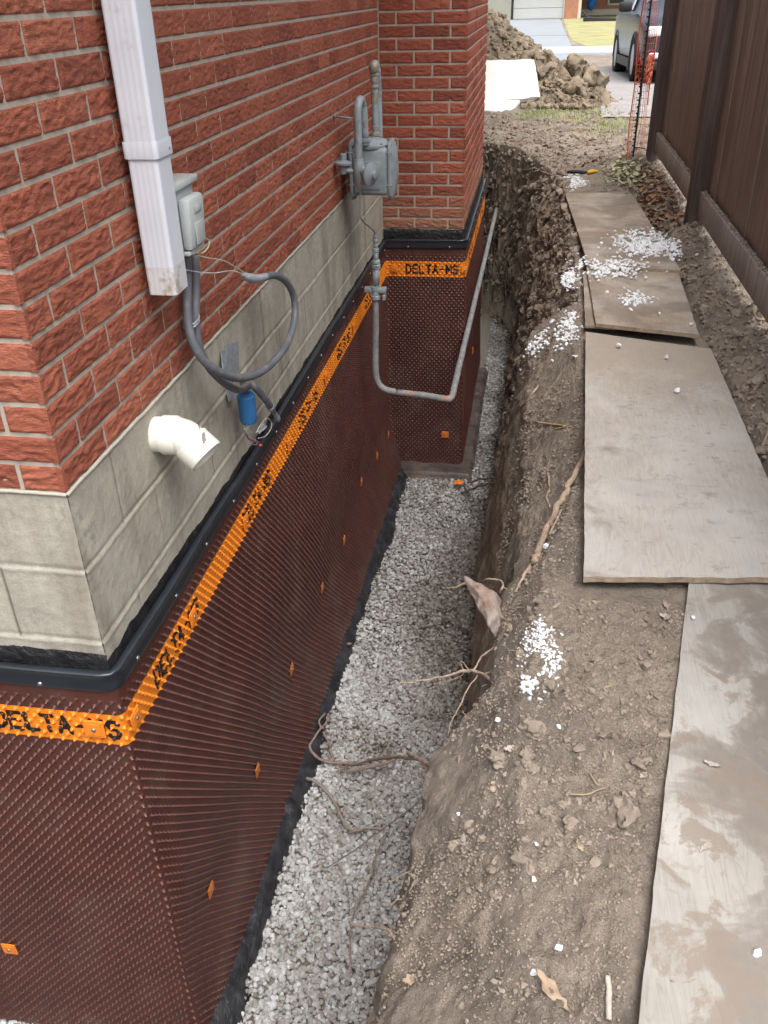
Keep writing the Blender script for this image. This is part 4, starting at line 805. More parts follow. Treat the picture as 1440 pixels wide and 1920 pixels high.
# ------------------------------------------------------------------ plywood sheets
def plywood(name, corners, z, mat, label, tilt=(0, 0, 0, 0), th=.017, seed=0):
    """corners a(near left) b(near right) c(far right) d(far left)"""
    c_ = [np.array(q_, float) for q_ in corners]; nu, nv = 40, 90
    u, v = np.meshgrid(np.linspace(0, 1, nu), np.linspace(0, 1, nv), indexing='ij')
    P = c_[0]*((1-u)*(1-v))[..., None]+c_[1]*(u*(1-v))[..., None]+c_[2]*(u*v)[..., None]+c_[3]*((1-u)*v)[..., None]
    t = tilt[0]*(1-u)*(1-v)+tilt[1]*u*(1-v)+tilt[2]*u*v+tilt[3]*(1-u)*v
    zz = z+t+.0035*fbm(P[..., 0]*1.6, P[..., 1]*1.6, 0, 2, 200+seed); e = np.minimum(np.minimum(u, 1-u)*1.0, np.minimum(v, 1-v)*2)
    w_ = (e < .003); P = P+np.stack([0.0010*fbm(P[..., 1]*25, 0, 0, 3, 201+seed)*((u == 0) | (u == 1)), .0022*fbm(P[..., 0]*25, 0, 0, 3, 202+seed)*((v == 0) | (v == 1))], -1)
    T = np.concatenate([P, zz[..., None]], -1); B = T-np.array([0, 0, th]); n_ = nu*nv
    m_ = MB(); m_.add(T.reshape(-1, 3), grid_faces(nu, nv), 0); m_.add(B.reshape(-1, 3), grid_faces(nu, nv, True), 0)
    I = np.arange(n_).reshape(nu, nv); ring = np.concatenate([I[:, 0], I[-1, 1:], I[::-1, -1][1:], I[0, ::-1][1:-1]])
    Tf = T.reshape(-1, 3)[ring]; Bf = B.reshape(-1, 3)[ring]; k = len(ring); a = np.arange(k); b = (a+1) % k
    m_.add(np.concatenate([Tf, Bf]), np.stack([a, a+k, b+k, b], 1), 1); o = m_.build(name, [mat, M['plyedge']], smooth=True, angle=40)
    return tag(o, label, 'plywood sheet', 'plywood sheets laid along the trench as a walkway')
ZB = -.428
plywood('plywood_sheet', [(1.118, .452), (1.69, .512), (1.705, 2.20), (1.197, 2.372)], ZB, M['plyA'], 'large pale weathered plywood sheet with clean light grain, beside the middle of the trench', (0, .004, -.006, -.004), seed=1)
plywood('plywood_sheet', [(.80+.30, -.80-.18), (1.80, -1.15), (2.06, .60), (1.41, .60)], ZB-.020, M['plyS'], 'nearest plywood sheet, pale with a wide dark mud stain, tucked under the large one', (0, 0, -.004, 0), seed=2)
plywood('plywood_sheet', [(1.242, 2.428), (1.672, 2.325), (1.71, 3.40), (1.238, 3.45)], ZB+.014, M['plyB'], 'dusty brown plywood sheet with a small white pebble heap, just beyond the large sheet', (0.004, -.002, 0, 0), seed=3)
plywood('plywood_sheet', [(1.198, 2.455), (1.33, 2.43), (1.34, 3.30), (1.222, 3.34)], ZB-.006, M['plyB'], 'narrow offcut of plywood showing under the left edge of the dusty brown sheet', (0, 0, 0, 0), th=.012, seed=5)
plywood('plywood_sheet', [(1.245, 3.345), (1.715, 3.275), (1.640, 5.45), (1.165, 5.40)], ZB+.030, M['plyC'], 'farthest plywood sheet, earth-covered, carrying the biggest spill of white pebbles', (0, 0, -.03, -.03), seed=4)
# ------------------------------------------------------------------ fence
fn = thing('wooden_fence', 'dark brown stained wooden fence with posts and kickboards along the right side', 'fence', (1.93, 3, -.45))
for yp in (-.65, 1.72, 4.11, 6.50):
    MB().add(*box(1.850, 1.983, yp, yp+.135, -.75, 1.45, .004)).build('post', M['fencepost'], fn, angle=35)
for ya, yb in ((-.515, 1.72), (1.855, 4.11), (4.245, 6.50)):
    MB().add(*box(1.898, 1.934, ya+.001, yb-.001, -.305, -.165, .004)).build('kickboard', M['kick'], fn, angle=35)
    MB().add(*box(1.900, 1.936, ya+.001, yb-.001, 1.22, 1.31, .004)).build('top_rail', M['fenceboard'], fn, angle=35)
    m_ = MB(); y_ = ya+.001; kk = 0
    while y_ < yb-.02:
        w_ = min(.29, yb-y_-.001); xo = .003*math.sin(kk*2.4); m_.add(*box(1.940+xo, 1.957+xo, y_, y_+w_-.002, -.20, 1.40, .0015)); y_ += w_; kk += 1
    m_.build('board_panel', M['fenceboard'], fn, angle=35)
    q_ = int((yb-ya)*170); P = np.stack([1.905+.025*rng.random(q_), ya+(yb-ya)*rng.random(q_), np.full(q_, -.163)], 1)
    stones(P, .003+.005*rng.random(q_), .5, ICO1, .6, .3).build('soil_on_ledge', M['clod'], fn, smooth=False)['kind'] = 'stuff'
# ------------------------------------------------------------------ black rod and orange net
rd = thing('fence_rod', 'thin black notched steel stake standing beside the far fence post', 'stake', (1.757, 6.72, -.46))
m_ = MB(); m_.add(*tube([(1.757, 6.72, -.6), (1.757, 6.72, 1.15)], .0085, 8))
for k in range(30): z_ = -.4+k*.05; m_.add(*box(1.738, 1.757, 6.714, 6.726, z_, z_+.012))
m_.build('stake_shaft', M['rod'], rd, smooth=False); MB().add(*tube([(1.757, 6.72, -.31), (1.80, 6.72, -.312), (1.848, 6.69, -.313)], .005, 6)).build('hook', M['rod'], rd)
nt_ = MB()
def netpt(u, z): return np.array([1.705+u*.14+.006*math.sin(z*9+u*4), 6.80+.05*math.sin(u*7+z*3)+.06*u, z])
zr = np.arange(-.44, 1.12, .05)
for k, z_ in enumerate(zr):
    nt_.add(*tube([netpt(u, z_) for u in np.linspace(0, 1, 8)], .0019, 5))
for u in np.linspace(0, 1, 9): nt_.add(*tube([netpt(u, z_) for z_ in np.arange(-.44, 1.11, .05)], .0019, 5))
for k in range(46):     # the bunched part
    z_ = .16+.22*rng.random(); u0_ = rng.random(); P = [netpt(np.clip(u0_+q_*.16, 0, 1), z_+q_*.02*rng.normal())+np.array([0, -.02-.03*rng.random(), 0]) for q_ in range(4)]; nt_.add(*tube(smooth_path(P, 3), .0042, 5))
for u in (0.0, .03): nt_.add(*tube([netpt(u, z_)+np.array([0, -.01, 0]) for z_ in np.arange(-.44, 1.11, .05)], .0035, 6))
tag(nt_.build('safety_net', M['net']), 'orange plastic safety netting hanging behind the thin black stake', 'safety net')
# ------------------------------------------------------------------ clods and pebbles on the soil
def onground(x, y, lift=0.0): x = np.asarray(x, float); y = np.asarray(y, float); return np.stack([x, y, H(x, y)+lift], -1)
def under_board(x, y):
    a = (y > .40) & (y < 5.5) & (x > 1.10+.05*np.clip(y-.45, 0, 2)) & (x < 1.72); b = (y <= .62) & (x > 1.384+(y-.481)*.225+.01) & (x < 2.1); return a | b
cl_ = MB()
def scatter(n_, x0, x1, y0, y1, s0_, s1_, pw=2.5, clump=0.0, lift=.2):
    x = x0+(x1-x0)*rng.random(n_); y = y0+(y1-y0)*rng.random(n_); s_ = s0_+(s1_-s0_)*rng.random(n_)**pw
    k = ~under_board(x, y)
    if clump: k &= (fbm(x*4, y*4, 0, 2, 300) > clump*rng.random(n_)-.25)
    k &= H(x, y) > -1.75
    x, y, s_ = x[k], y[k], s_[k]; P = onground(x, y, 0); P[:, 2] += s_*lift
    return P, s_
for args in ((26000, .68, 1.40, -1.0, .55, .0010, .0040, 2, 0.), (2800, .70, 1.40, -1.0, .55, .003, .0085, 2.5, .1), (170, .76, 1.36, -.95, .5, .007, .014, 1.5, .5), (11000, .84, 1.2, .5, 2.8, .0010, .007, 2.6, .15),
             (9000, 1.60, 1.95, .2, 6.6, .002, .012, 2.6, 0.), (260, 1.66, 1.92, .4, 6.6, .010, .030, 2.0, 0.), (9000, .80, 1.22, 2.85, 8.4, .004, .022, 2.6, .2), (2500, .2, 2.0, 6.5, 10.5, .006, .026, 2.2, .4), (160, .84, 1.2, 3, 8, .022, .045, 1.5, 0.), (700, -1.5, 2.2, 8.3, 11.5, .01, .035, 2, .3)):
    P, s_ = scatter(*args)
    if len(P): stones(P, s_, .5, ICO1 if args[6] < .009 else ICO2, .72, .5, mb=cl_, ang=.62)
wp = []; ws = []
for _ in range(2600):
    px, py = rng.uniform(898, 1085), rng.uniform(262, 600); p = ground_hit(px, py)
    if -1.98 < p[2] < -.47 and p[1] > 2.9 and not (p[1] < 6.2 and p[0] < .56): wp.append(p); ws.append(.004+.030*rng.random()**3.5)
for _ in range(420):
    px, py = rng.uniform(884, 1090), rng.uniform(600, 1100); p = ground_hit(px, py)
    if -1.98 < p[2] < -.5: wp.append(p); ws.append(.0015+.006*rng.random()**3)
stones(np.array(wp), np.array(ws), .5, ICO2, .8, .5, mb=cl_, ang=.62)
tag(cl_.build('soil_clods', M['clod'], smooth=False), 'loose crumbly soil clods scattered over the dug ground', 'soil clods', kind='stuff')
def lump(px, py, s_, label, mat='clod', flat=.6, up=.25):
    p = ground_hit(px, py); m_ = stones(np.array([[p[0], p[1], p[2]+s_*up]]), s_, .5, ico(4), flat, .34); V = m_.V[0]; m_.V[0] = V+s_*.20*np.stack([fbm(V[:, 0]/s_*2.6, V[:, 1]/s_*2.6, V[:, 2]/s_*2.6, 3, 77+k) for k in range(3)], 1)
    return tag(m_.build('soil_lump', M[mat]), label, 'soil lump', 'larger lumps of soil on the trench bank')
lump(1003, 1372, .026, 'flat greyish soil lump near the single white pebble on the bank edge')
lump(935, 1437, .018, 'rounded tan soil lump at the rim above the forked root'); lump(985, 1421, .017, 'angular brown soil lump next to a pale scrap on the bank'); lump(995, 1446, .014, 'small tan soil lump just below the angular brown one')
lump(1198, 1436, .022, 'round flat grey soil lump touching the muddy plywood edge', flat=.4); lump(1168, 1527, .027, 'broad crusty grey soil lump beside the muddy plywood', flat=.38)
lump(1030, 1290, .018, 'brown soil lump against the white stone chips'); lump(925, 1640, .010, 'small round yellowish soil lump on the bare bank'); lump(1026, 1533, .013, 'smooth brown soil lump in the middle of the bank'); lump(1068, 1546, .014, 'dark brown soil lump below the curved twig')
# white pebbles
def patch(n_, poly_fn, size, z_fn, label, ang=.62, tries=12000):
    pts = []; 
    for _ in range(tries):
        p = poly_fn()
        if p is None: continue
        if all((p[0]-q_[0])**2+(p[1]-q_[1])**2 > (size*1.25)**2 for q_ in pts): pts.append(p)
        if len(pts) >= n_: break
    P = np.array([[a, b, z_fn(a, b)+size*.45] for a, b in pts]); m_ = stones(P, size*(.45+.85*rng.random(len(P))), .9, ICO2, .6, .28, ang=ang)
    return tag(m_.build('white_pebbles', M['chip'], smooth=True, angle=30), label, 'white pebbles', kind='stuff')
def ell(cx, cy, rx, ry, rot=0.0, dens=1.0):
    def f():
        r_ = min(abs(rng.normal())*.62, 2.0); a = rng.random()*6.283; u, v = rx*r_*math.cos(a), ry*r_*math.sin(a)
        x, y = cx+u*math.cos(rot)-v*math.sin(rot), cy+u*math.sin(rot)+v*math.cos(rot)
        if fbm(x*22, y*16, 0, 2, 310)*dens < -.45: return None
        return (x, y)
    return f
zbc = lambda a, b: ZB+.030-.02*(b-3.3)/2
patch(460, ell(1.60, 3.83, .145, .25), .0100, zbc, 'largest spill of white pebbles, on the farthest plywood sheet by the fence post'); patch(260, ell(1.36, 3.33, .15, .15), .0095, lambda a, b: ZB+.02, 'spill of white pebbles across the joint of two brown plywood sheets')
patch(75, ell(1.45, 2.80, .07, .09), .0085, lambda a, b: ZB+.014, 'small heap of white pebbles in the middle of the dusty brown plywood sheet')
hz_ = lambda a, b: float(H(a, b))
patch(110, ell(1.165, 3.30, .045, .13), .009, lambda a, b: max(hz_(a, b), -.47), 'white pebbles at the trench lip touching the left edge of the brown plywood')
patch(55, ell(.995, 2.58, .035, .06), .009, hz_, 'small cluster of white pebbles farthest left on the trench shoulder'); patch(110, ell(1.12, 2.54, .045, .15), .009, hz_, 'crescent of white pebbles on the shoulder against the plywood corner')
patch(380, ell(1.25, 5.98, .075, .19), .0065, hz_, 'fine white gravel spill on the path beyond the plywood, by the yellow-handled tool')
patch(150, ell(1.022, .205, .030, .085, .15), .0052, hz_, 'sharp white stone chips spilled on the bank left of the plywood joint', .45); patch(120, ell(1.0, .27, .04, .07), .0030, hz_, 'fine white crumbs along the left side of the stone chips', .45); patch(16, ell(.988, .045, .018, .035), .0085, hz_, 'short cluster of larger white chips below the main spill', .45)
for px, py, s_, lb in ((933, 1357, .0078, 'white angular pebble alone near the bank rim'), (1047, 1367, .007, 'white angular pebble beside the grey soil lump'), (862, 1535, .0065, 'tiny white pebble at the tip of the hanging root'), (1005, 1592, .0055, 'thin white chip halfway down the bare bank'), (1001, 1652, .0062, 'round white pebble on the bare lower bank'),
                       (1048, 1780, .0075, 'white pebble nearest the muddy plywood at the bottom'), (999, 1828, .0068, 'white pebble lowest on the bank'), (1025, 1027, .011, 'white pebble at the foot of the thick root'), (1160, 650, .014, 'white pebble near the top left of the large plywood sheet'), (1250, 671, .010, 'white pebble near the top middle of the large plywood sheet'),
                       (1270, 735, .012, 'white crumb right of the centre line of the large sheet'), (1078, 671, .011, 'white pebble on soil left of the large sheet corner'), (1424, 1776, .009, 'white pebble on the muddy plywood at the right edge'), (1302, 1148, .006, 'tiny white crumb near the top of the muddy plywood'), (1236, 592, .013, 'lone white pebble near the front right of the dusty sheet'),
                       (1296, 611, .011, 'lone white pebble at the right corner of the dusty sheet'), (1138, 550, .011, 'lone white pebble near the left of the dusty sheet'), (1217, 386, .013, 'white pebble on soil right of the farthest sheet')):
    p = ground_hit(px, py)
    if under_board(p[0], p[1]) and py != 386: q_ = at(px, py, 2, ZB+(.012 if py < 620 else 0.002)); p = np.array([q_[0], q_[1], ZB+(.016 if py < 620 else 0.002 if py < 1090 else -.018)])
    m_ = stones(np.array([p+[0, 0, s_*.4]]), s_, .9, ICO2, .7, .25, ang=.5); tag(m_.build('white_pebble', M['chip'], angle=30), lb, 'pebble', 'single white pebbles lying about the walkway and bank')
# ------------------------------------------------------------------ buried slab, roots, twigs, leaves
P = np.array([at(868, 1078, 2, -.62), at(905, 1092, 2, -.60), at(940, 1118, 2, -.60), at(946, 1160, 2, -.60), at(925, 1190, 2, -.62), at(905, 1160, 2, -.64), at(885, 1120, 2, -.64)])
P = P[0]+(P-P[0])*.86
Bq = P+np.array([.03, .0, -.06]); k = len(P); c0_ = P.mean(0); m_ = MB(); V = np.concatenate([P, Bq, [c0_+[0, 0, .006]], [Bq.mean(0)]]); F = [[i, (i+1) % k, k+(i+1) % k, k+i] for i in range(k)]+[[i, (i+1) % k, 2*k][::-1] for i in range(k)]+[[k+i, k+(i+1) % k, 2*k+1] for i in range(k)]
bm = bmesh.new(); vs_ = [bm.verts.new(v) for v in V]; [bm.faces.new([vs_[i] for i in f]) for f in F]; bmesh.ops.recalc_face_normals(bm, faces=bm.faces[:]); bmesh.ops.subdivide_edges(bm, edges=bm.edges[:], cuts=5, use_grid_fill=True); bm.verts.index_update()
V = np.array([v.co[:] for v in bm.verts]); F = [[v.index for v in f.verts] for f in bm.faces]; bm.free(); V += .006*np.stack([fbm(V[:, 0]*30, V[:, 1]*30, V[:, 2]*30, 3, 91+k) for k in range(3)], 1)
tag(MB().add(V, F).build('stone_slab', M['slab']), 'broken reddish brown slab jutting out of the trench bank', 'stone slab')
nroot = [0]
def wig(P, a, seed):
    P = smooth_path(P, 8); t = np.linspace(0, 1, len(P)); L_ = np.linalg.norm(P[-1]-P[0])
    return P+a*np.stack([fbm(t*L_*22, seed, k*3.3, 3, 400+seed) for k in range(3)], 1)*np.minimum(1, t*8)[:, None]
def root(parts, label, mat='root', cat='root', name='root', group='roots hanging out of the trench bank', amp=.004):
    """parts: list of (points, r0, r1); points (px,py,z) with z None = lie on soil"""
    m_ = MB()
    for pts, r0, r1 in parts:
        nroot[0] += 1; P = np.array([at(a, b, 2, z) if z is not None else ground_hit(a, b, r0*1.1+.002) for a, b, z in pts]); P = wig(P, amp, nroot[0]); V, F = tube(P, [r0, (r0+r1)*.55, r1], 8)
        V += r0*.22*np.stack([fbm(V[:, 0]*120, V[:, 1]*120, V[:, 2]*120, 2, k) for k in range(3)], 1); m_.add(V, F)
    return tag(m_.build(name, M[mat]), label, cat, group)
N_ = None
root([([(1100, 850, N_), (1076, 900, N_), (1058, 935, N_), (1040, 968, N_), (1022, 1005, N_), (1010, 1040, N_), (1002, 1060, N_)], .010, .011), ([(1052, 960, N_), (1040, 985, N_), (1028, 1012, N_)], .004, .004), ([(1003, 1052, N_), (990, 1075, N_), (980, 1092, N_), (965, 1115, N_)], .006, .003)], 'thickest woody root running down the bank towards the plywood sheet')
root([([(1027, 893, N_), (1029, 915, N_), (1026, 940, N_), (1031, 955, N_)], .004, .0035)], 'short upright root left of the thickest root')
root([([(945, 1293, -.60), (925, 1275, -.66), (905, 1263, -.70), (885, 1256, -.72), (860, 1260, -.74), (830, 1270, -.76), (790, 1275, -.78), (740, 1284, -.80)], .0065, .0014), ([(888, 1256, -.72), (905, 1232, -.70), (930, 1212, -.66), (960, 1198, -.6)], .003, .0018), ([(900, 1262, -.70), (925, 1258, -.68), (938, 1235, -.64), (948, 1205, -.6)], .0022, .0016), ([(898, 1262, -.72), (882, 1290, -.75), (862, 1325, -.78), (848, 1352, -.8), (842, 1378, -.82)], .0028, .0012), ([(880, 1256, -.72), (860, 1240, -.74), (868, 1262, -.76), (850, 1272, -.78), (815, 1282, -.8)], .0016, .001), ([(902, 1288, -.72), (930, 1283, -.68), (940, 1292, -.64)], .0015, .001)], 'pale branching root reaching left over the gravel from the bank')
root([([(925, 1492, N_), (890, 1474, -.66), (850, 1455, -.70), (815, 1438, -.80), (785, 1424, -1.0), (750, 1419, -1.3), (700, 1425, -1.7), (650, 1437, -2.02), (628, 1440, -2.06)], .0065, .0045), ([(764, 1412, -1.15), (785, 1425, -1.0), (806, 1447, -.85), (818, 1480, -.80), (838, 1510, -.76), (852, 1535, -.74), (862, 1556, -.72)], .0055, .0025), ([(806, 1450, -.85), (790, 1475, -.9), (770, 1478, -1.0)], .0018, .001)], 'largest forked root arching from the bank rim down to the gravel')
root([([(690, 1432, -2.03), (650, 1432, -2.07), (612, 1430, -2.07), (585, 1412, -2.06), (582, 1395, -2.05), (596, 1372, -2.04), (612, 1355, -2.03), (616, 1342, -2.03)], .007, .004), ([(603, 1366, -2.04), (598, 1352, -2.03), (610, 1338, -2.02)], .005, .004), ([(606, 1372, -2.05), (618, 1395, -2.06), (625, 1425, -2.06)], .005, .005), ([(740, 1424, -2.02), (690, 1440, -2.05), (640, 1446, -2.07)], .006, .006)], 'knotted pinkish root lying along the black sealing strip on the gravel', 'rootdark')
root([([(574, 1459, -2.05), (592, 1466, -2.07), (612, 1485, -2.07), (630, 1512, -2.07), (645, 1540, -2.07), (660, 1556, -2.07), (690, 1553, -2.07), (722, 1554, -2.07)], .007, .005)], 'orange-brown bare root end lying on the gravel', 'slab')
root([([(838, 1462, -.80), (790, 1500, -1.0), (730, 1545, -1.3), (670, 1590, -1.6), (612, 1628, -1.9)], .0018, .0018)], 'thin straight pale root slanting across the gravel', 'root', amp=.002)
root([([(905, 1350, -.62), (880, 1372, -.68), (845, 1400, -.75), (812, 1424, -.82)], .0035, .003), ([(868, 1333, -.70), (880, 1345, -.68), (897, 1352, -.64)], .0018, .001)], 'straight stiff root leaning from the bank rim above the forked root')
root([([(725, 1560, -2.05), (705, 1610, -2.06), (690, 1660, -2.06), (668, 1705, -2.06), (655, 1760, -2.06), (660, 1830, -2.06)], .004, .003)], 'long thin root trailing over the gravel near the bottom', 'rootdark')
root([([(655, 1730, -.95), (690, 1737, -.88), (720, 1742, -.80), (745, 1760, -.76), (775, 1782, -.74)], .002, .0042), ([(787, 1692, -.74), (772, 1722, -.78), (755, 1752, -.8), (744, 1790, -.84)], .0028, .0012), ([(740, 1757, -.78), (720, 1725, -.85), (705, 1722, -.9)], .0012, .001), ([(820, 1762, -.70), (790, 1780, -.74), (750, 1800, -.78), (725, 1830, -.82)], .002, .001)], 'lowest hanging root with twiggy ends near the bottom of the bank')
root([([(720, 1700, -.80), (745, 1688, -.76), (758, 1682, -.74)], .0016, .0012), ([(715, 1660, -.85), (740, 1650, -.80), (775, 1630, -.76)], .0014, .001)], 'pair of hair-thin roots at the rim above the lowest root')
root([([(878, 905, -2.02), (905, 898, -1.85), (935, 897, -1.6), (960, 903, -1.3), (992, 905, N_)], .006, .006), ([(868, 925, -2.05), (895, 913, -1.9), (925, 905, -1.65), (950, 900, -1.4)], .0055, .004), ([(872, 908, -2.04), (885, 917, -2.0), (905, 905, -1.85)], .006, .005)], 'dark twisted root pair ending at the loose orange plate on the gravel', 'rootdark')
root([([(932, 892, -1.3), (955, 886, -1.2), (985, 880, N_)], .002, .0015), ([(902, 950, -1.6), (925, 930, -1.35), (950, 922, -1.2), (965, 912, N_)], .0022, .0015), ([(910, 962, -1.6), (935, 948, -1.35), (950, 940, -1.2)], .0018, .001)], 'fine rootlets fanning out of the bank beside the dark twisted root')
root([([(1010, 725, N_), (990, 755, N_), (972, 775, N_), (962, 800, N_), (955, 835, N_), (945, 862, N_)], .005, .003), ([(975, 775, N_), (955, 765, N_), (945, 790, N_)], .003, .002)], 'slender branching root flat on the tan bank above the straw'); root([([(988, 857, N_), (1005, 855, N_), (1018, 857, N_), (1028, 862, N_)], .002, .0015)], 'tiny pale rootlet on the tan bank beneath the straw')
root([([(945, 695, N_), (975, 693, N_), (1000, 694, N_)], .004, .002), ([(950, 705, N_), (985, 702, N_), (1010, 690, N_)], .0025, .002)], 'pale fine roots crossing the bank where it meets the far gravel')
root([([(905, 1092, -.64), (915, 1085, -.60), (935, 1088, -.58), (943, 1102, -.56), (940, 1112, -.58)], .0028, .0028), ([(942, 1102, -.56), (950, 1108, -.55), (955, 1104, -.54)], .0016, .001)], 'small looped root arching beside the broken slab')
root([([(838, 1104, -.70), (855, 1101, -.68), (876, 1096, -.66)], .0028, .004)], 'short straight root poking left from under the broken slab')
root([([(943, 331, N_), (970, 326, N_), (1000, 320, N_), (1030, 300, N_), (1045, 292, N_)], .007, .005), ([(1003, 318, N_), (1025, 328, N_), (1045, 334, N_)], .006, .004)], 'long pale root across the rough far end of the trench'); root([([(985, 362, N_), (1010, 357, N_), (1045, 358, N_)], .006, .004)], 'pale root sticking out under the fine white gravel'); root([([(1005, 412, N_), (1020, 406, N_), (1045, 408, N_)], .007, .003)], 'torn root stub in the dark far trench wall')
root([([(1000, 1000, N_), (975, 1015, N_), (955, 1035, N_), (945, 1060, N_)], .0016, .001), ([(1000, 1045, N_), (985, 1058, N_), (978, 1075, N_)], .0014, .001), ([(1004, 1050, N_), (990, 1050, N_), (975, 1062, N_)], .0014, .001)], 'hair-fine rootlets in the hollow below the thick root')
root([([(1005, 797, N_), (1035, 799, N_), (1061, 802, N_)], .0042, .003), ([(1012, 818, N_), (1035, 810, N_), (1058, 803, N_)], .0022, .0018)], 'forked yellow straw on the tan bank left of the large plywood', 'straw', 'straw', 'straw', None, .001)
root([([(1066, 1498, N_), (1100, 1494, N_), (1120, 1487, N_), (1135, 1482, N_)], .002, .0016)], 'curved tan twig near the muddy plywood', 'twig', 'twig', 'twig', 'thin twigs lying on the bank', .001); root([([(1104, 1458, N_), (1113, 1468, N_), (1122, 1480, N_)], .0016, .0012)], 'short tan twig crossing above the curved one', 'twig', 'twig', 'twig', 'thin twigs lying on the bank', .001)
root([([(1138, 1840, N_), (1140, 1880, N_), (1139, 1925, N_)], .0045, .005)], 'upright greyish stick beside the muddy plywood at the bottom edge', 'leafgrey', 'twig', 'twig', 'thin twigs lying on the bank', .001)
root([([(1425, 860, N_), (1432, 835, N_), (1442, 808, N_)], .006, .006)], 'tan stick leaning on the soil at the right edge', 'twig', 'twig', 'twig', 'thin twigs lying on the bank', .001); root([([(1408, 588, N_), (1420, 602, N_), (1442, 606, N_)], .005, .004)], 'thin bent twig under the near kickboard', 'twig', 'twig', 'twig', 'thin twigs lying on the bank', .001)
def leaf_mesh(p, L_, W_, yaw, mb, curl=.25, tilt=0.0, lobed=False):
    u, v = np.meshgrid(np.linspace(0, 1, 9), np.linspace(-1, 1, 5), indexing='ij'); w_ = W_*np.sin(np.pi*np.clip(u, .02, .98))**.8
    if lobed: w_ = w_*(1+.35*np.sin(u*19))
    x = (u-.5)*L_; y = v*w_/2; z = curl*L_*((u-.5)**2)+curl*W_*(v**2)*.6+x*tilt+.05*L_*vnoise(u*3+yaw, v*2, 0, 7)
    c, s_ = math.cos(yaw), math.sin(yaw); P = np.stack([p[0]+x*c-y*s_, p[1]+x*s_+y*c, p[2]+z+.001], -1); mb.add(P.reshape(-1, 3), grid_faces(9, 5)); mb.add((P-[0, 0, .0006]).reshape(-1, 3), grid_faces(9, 5, True)); return mb
for px, py, L_, W_, yaw, mt, lb, z_ in ((1035, 1868, .085, .022, -.9, 'leafdry', 'long curled tan leaf at the bottom of the bank', None), (1250, 1163, .04, .022, -.2, 'leafgrey', 'pale grey torn leaf beside the plywood joint', None), (1335, 1434, .034, .013, -.3, 'leafgrey', 'grey pointed leaf on the dark mud of the nearest plywood', -.447), (1140, 1290, .035, .008, .6, 'leafdry', 'narrow curled leaf on the bank right of the white chips', None),
                                      (1087, 1590, .032, .010, 1.9, 'leafdry', 'narrow dry leaf on the lower bank', None), (1205, 1462, .022, .012, .8, 'leafgrey', 'small pale leaf scrap against the plywood edge', None), (1320, 1590, .03, .008, .9, 'leafgrey', 'thin pale leaf scrap in the middle of the muddy plywood', -.447), (957, 1408, .03, .018, .3, 'leafgrey', 'pale papery scrap next to the angular soil lump', None), (655, 1208, .03, .022, .2, 'leafbrown', 'orange-brown leaf at the edge of the sealing strip', -2.045), (1280, 1840, .04, .008, .2, 'leafdry', 'narrow leaf low on the muddy plywood', -.447), (770, 1842, .03, .02, .4, 'leafdry', 'pale leaf scrap at the lower rim of the trench', None)):
    p = ground_hit(px, py) if z_ is None else at(px, py, 2, z_); tag(leaf_mesh(p, L_, W_, yaw, MB(), lobed=True).build('dead_leaf', M[mt]), lb, 'leaf', 'single dead leaves')
m_ = MB()
for _ in range(240):
    x, y = rng.uniform(1.70, 1.88), rng.uniform(4.3, 6.2); leaf_mesh((x, y, float(H(x, y))+.008), rng.uniform(.03, .07), rng.uniform(.02, .045), rng.uniform(0, 6.28), m_, .35, rng.normal()*.4, True)
for _ in range(160):
    x, y = rng.uniform(.2, 1.7), rng.uniform(6.6, 9.5); leaf_mesh((x, y, float(H(x, y))+.006), rng.uniform(.03, .06), rng.uniform(.02, .04), rng.uniform(0, 6.28), m_, .3, rng.normal()*.3, True)
tag(m_.build('leaf_litter', M['leafbrown']), 'brown dead leaves littering the soil near the far fence post', 'leaf litter', kind='stuff')
m_ = MB()
for _ in range(170):
    x, y = rng.normal(1.66, .09), rng.normal(6.05, .35); leaf_mesh((x, y, float(H(x, y))+.01+.03*rng.random()), rng.uniform(.025, .055), rng.uniform(.02, .04), rng.uniform(0, 6.28), m_, .25, rng.normal()*.5)
tag(m_.build('ground_ivy', M['leafpale']), 'pale green creeping ivy leaves between the path and the far fence post', 'ivy', kind='stuff')
# loose plate on gravel
p = at(860, 905, 2, -2.05); m_ = MB(); V, F = box(-.032, .032, -.026, .026, 0, .005, .003); m_.add(V+p, F); V, F = box(-.02, .02, -.016, .016, .005, .009, .001); m_.add(V+p, F); tag(m_.build('loose_plate', M['plate'], smooth=False), 'loose square orange fastener plate lying on the gravel by the roots', 'plate')
# knife on path
kn = thing('utility_knife', 'tool with black grip and yellow end lying on the path above the fine white gravel', 'tool', ground_hit(1090, 327))
p0 = np.array([1.20, 6.28, float(H(1.20, 6.28))+.012]); MB().add(*tube([p0, p0+[.05, .0, .0], p0+[.13, -.02, 0], p0+[.16, -.03, 0]], [.008, .014, .014, .010], 10)).build('black_grip', M['blackpl'], kn); MB().add(*tube([p0+[.16, -.03, 0], p0+[.20, -.01, .004], p0+[.25, 0, .004]], [.011, .016, .008], 10)).build('yellow_end', M['yellow'], kn)
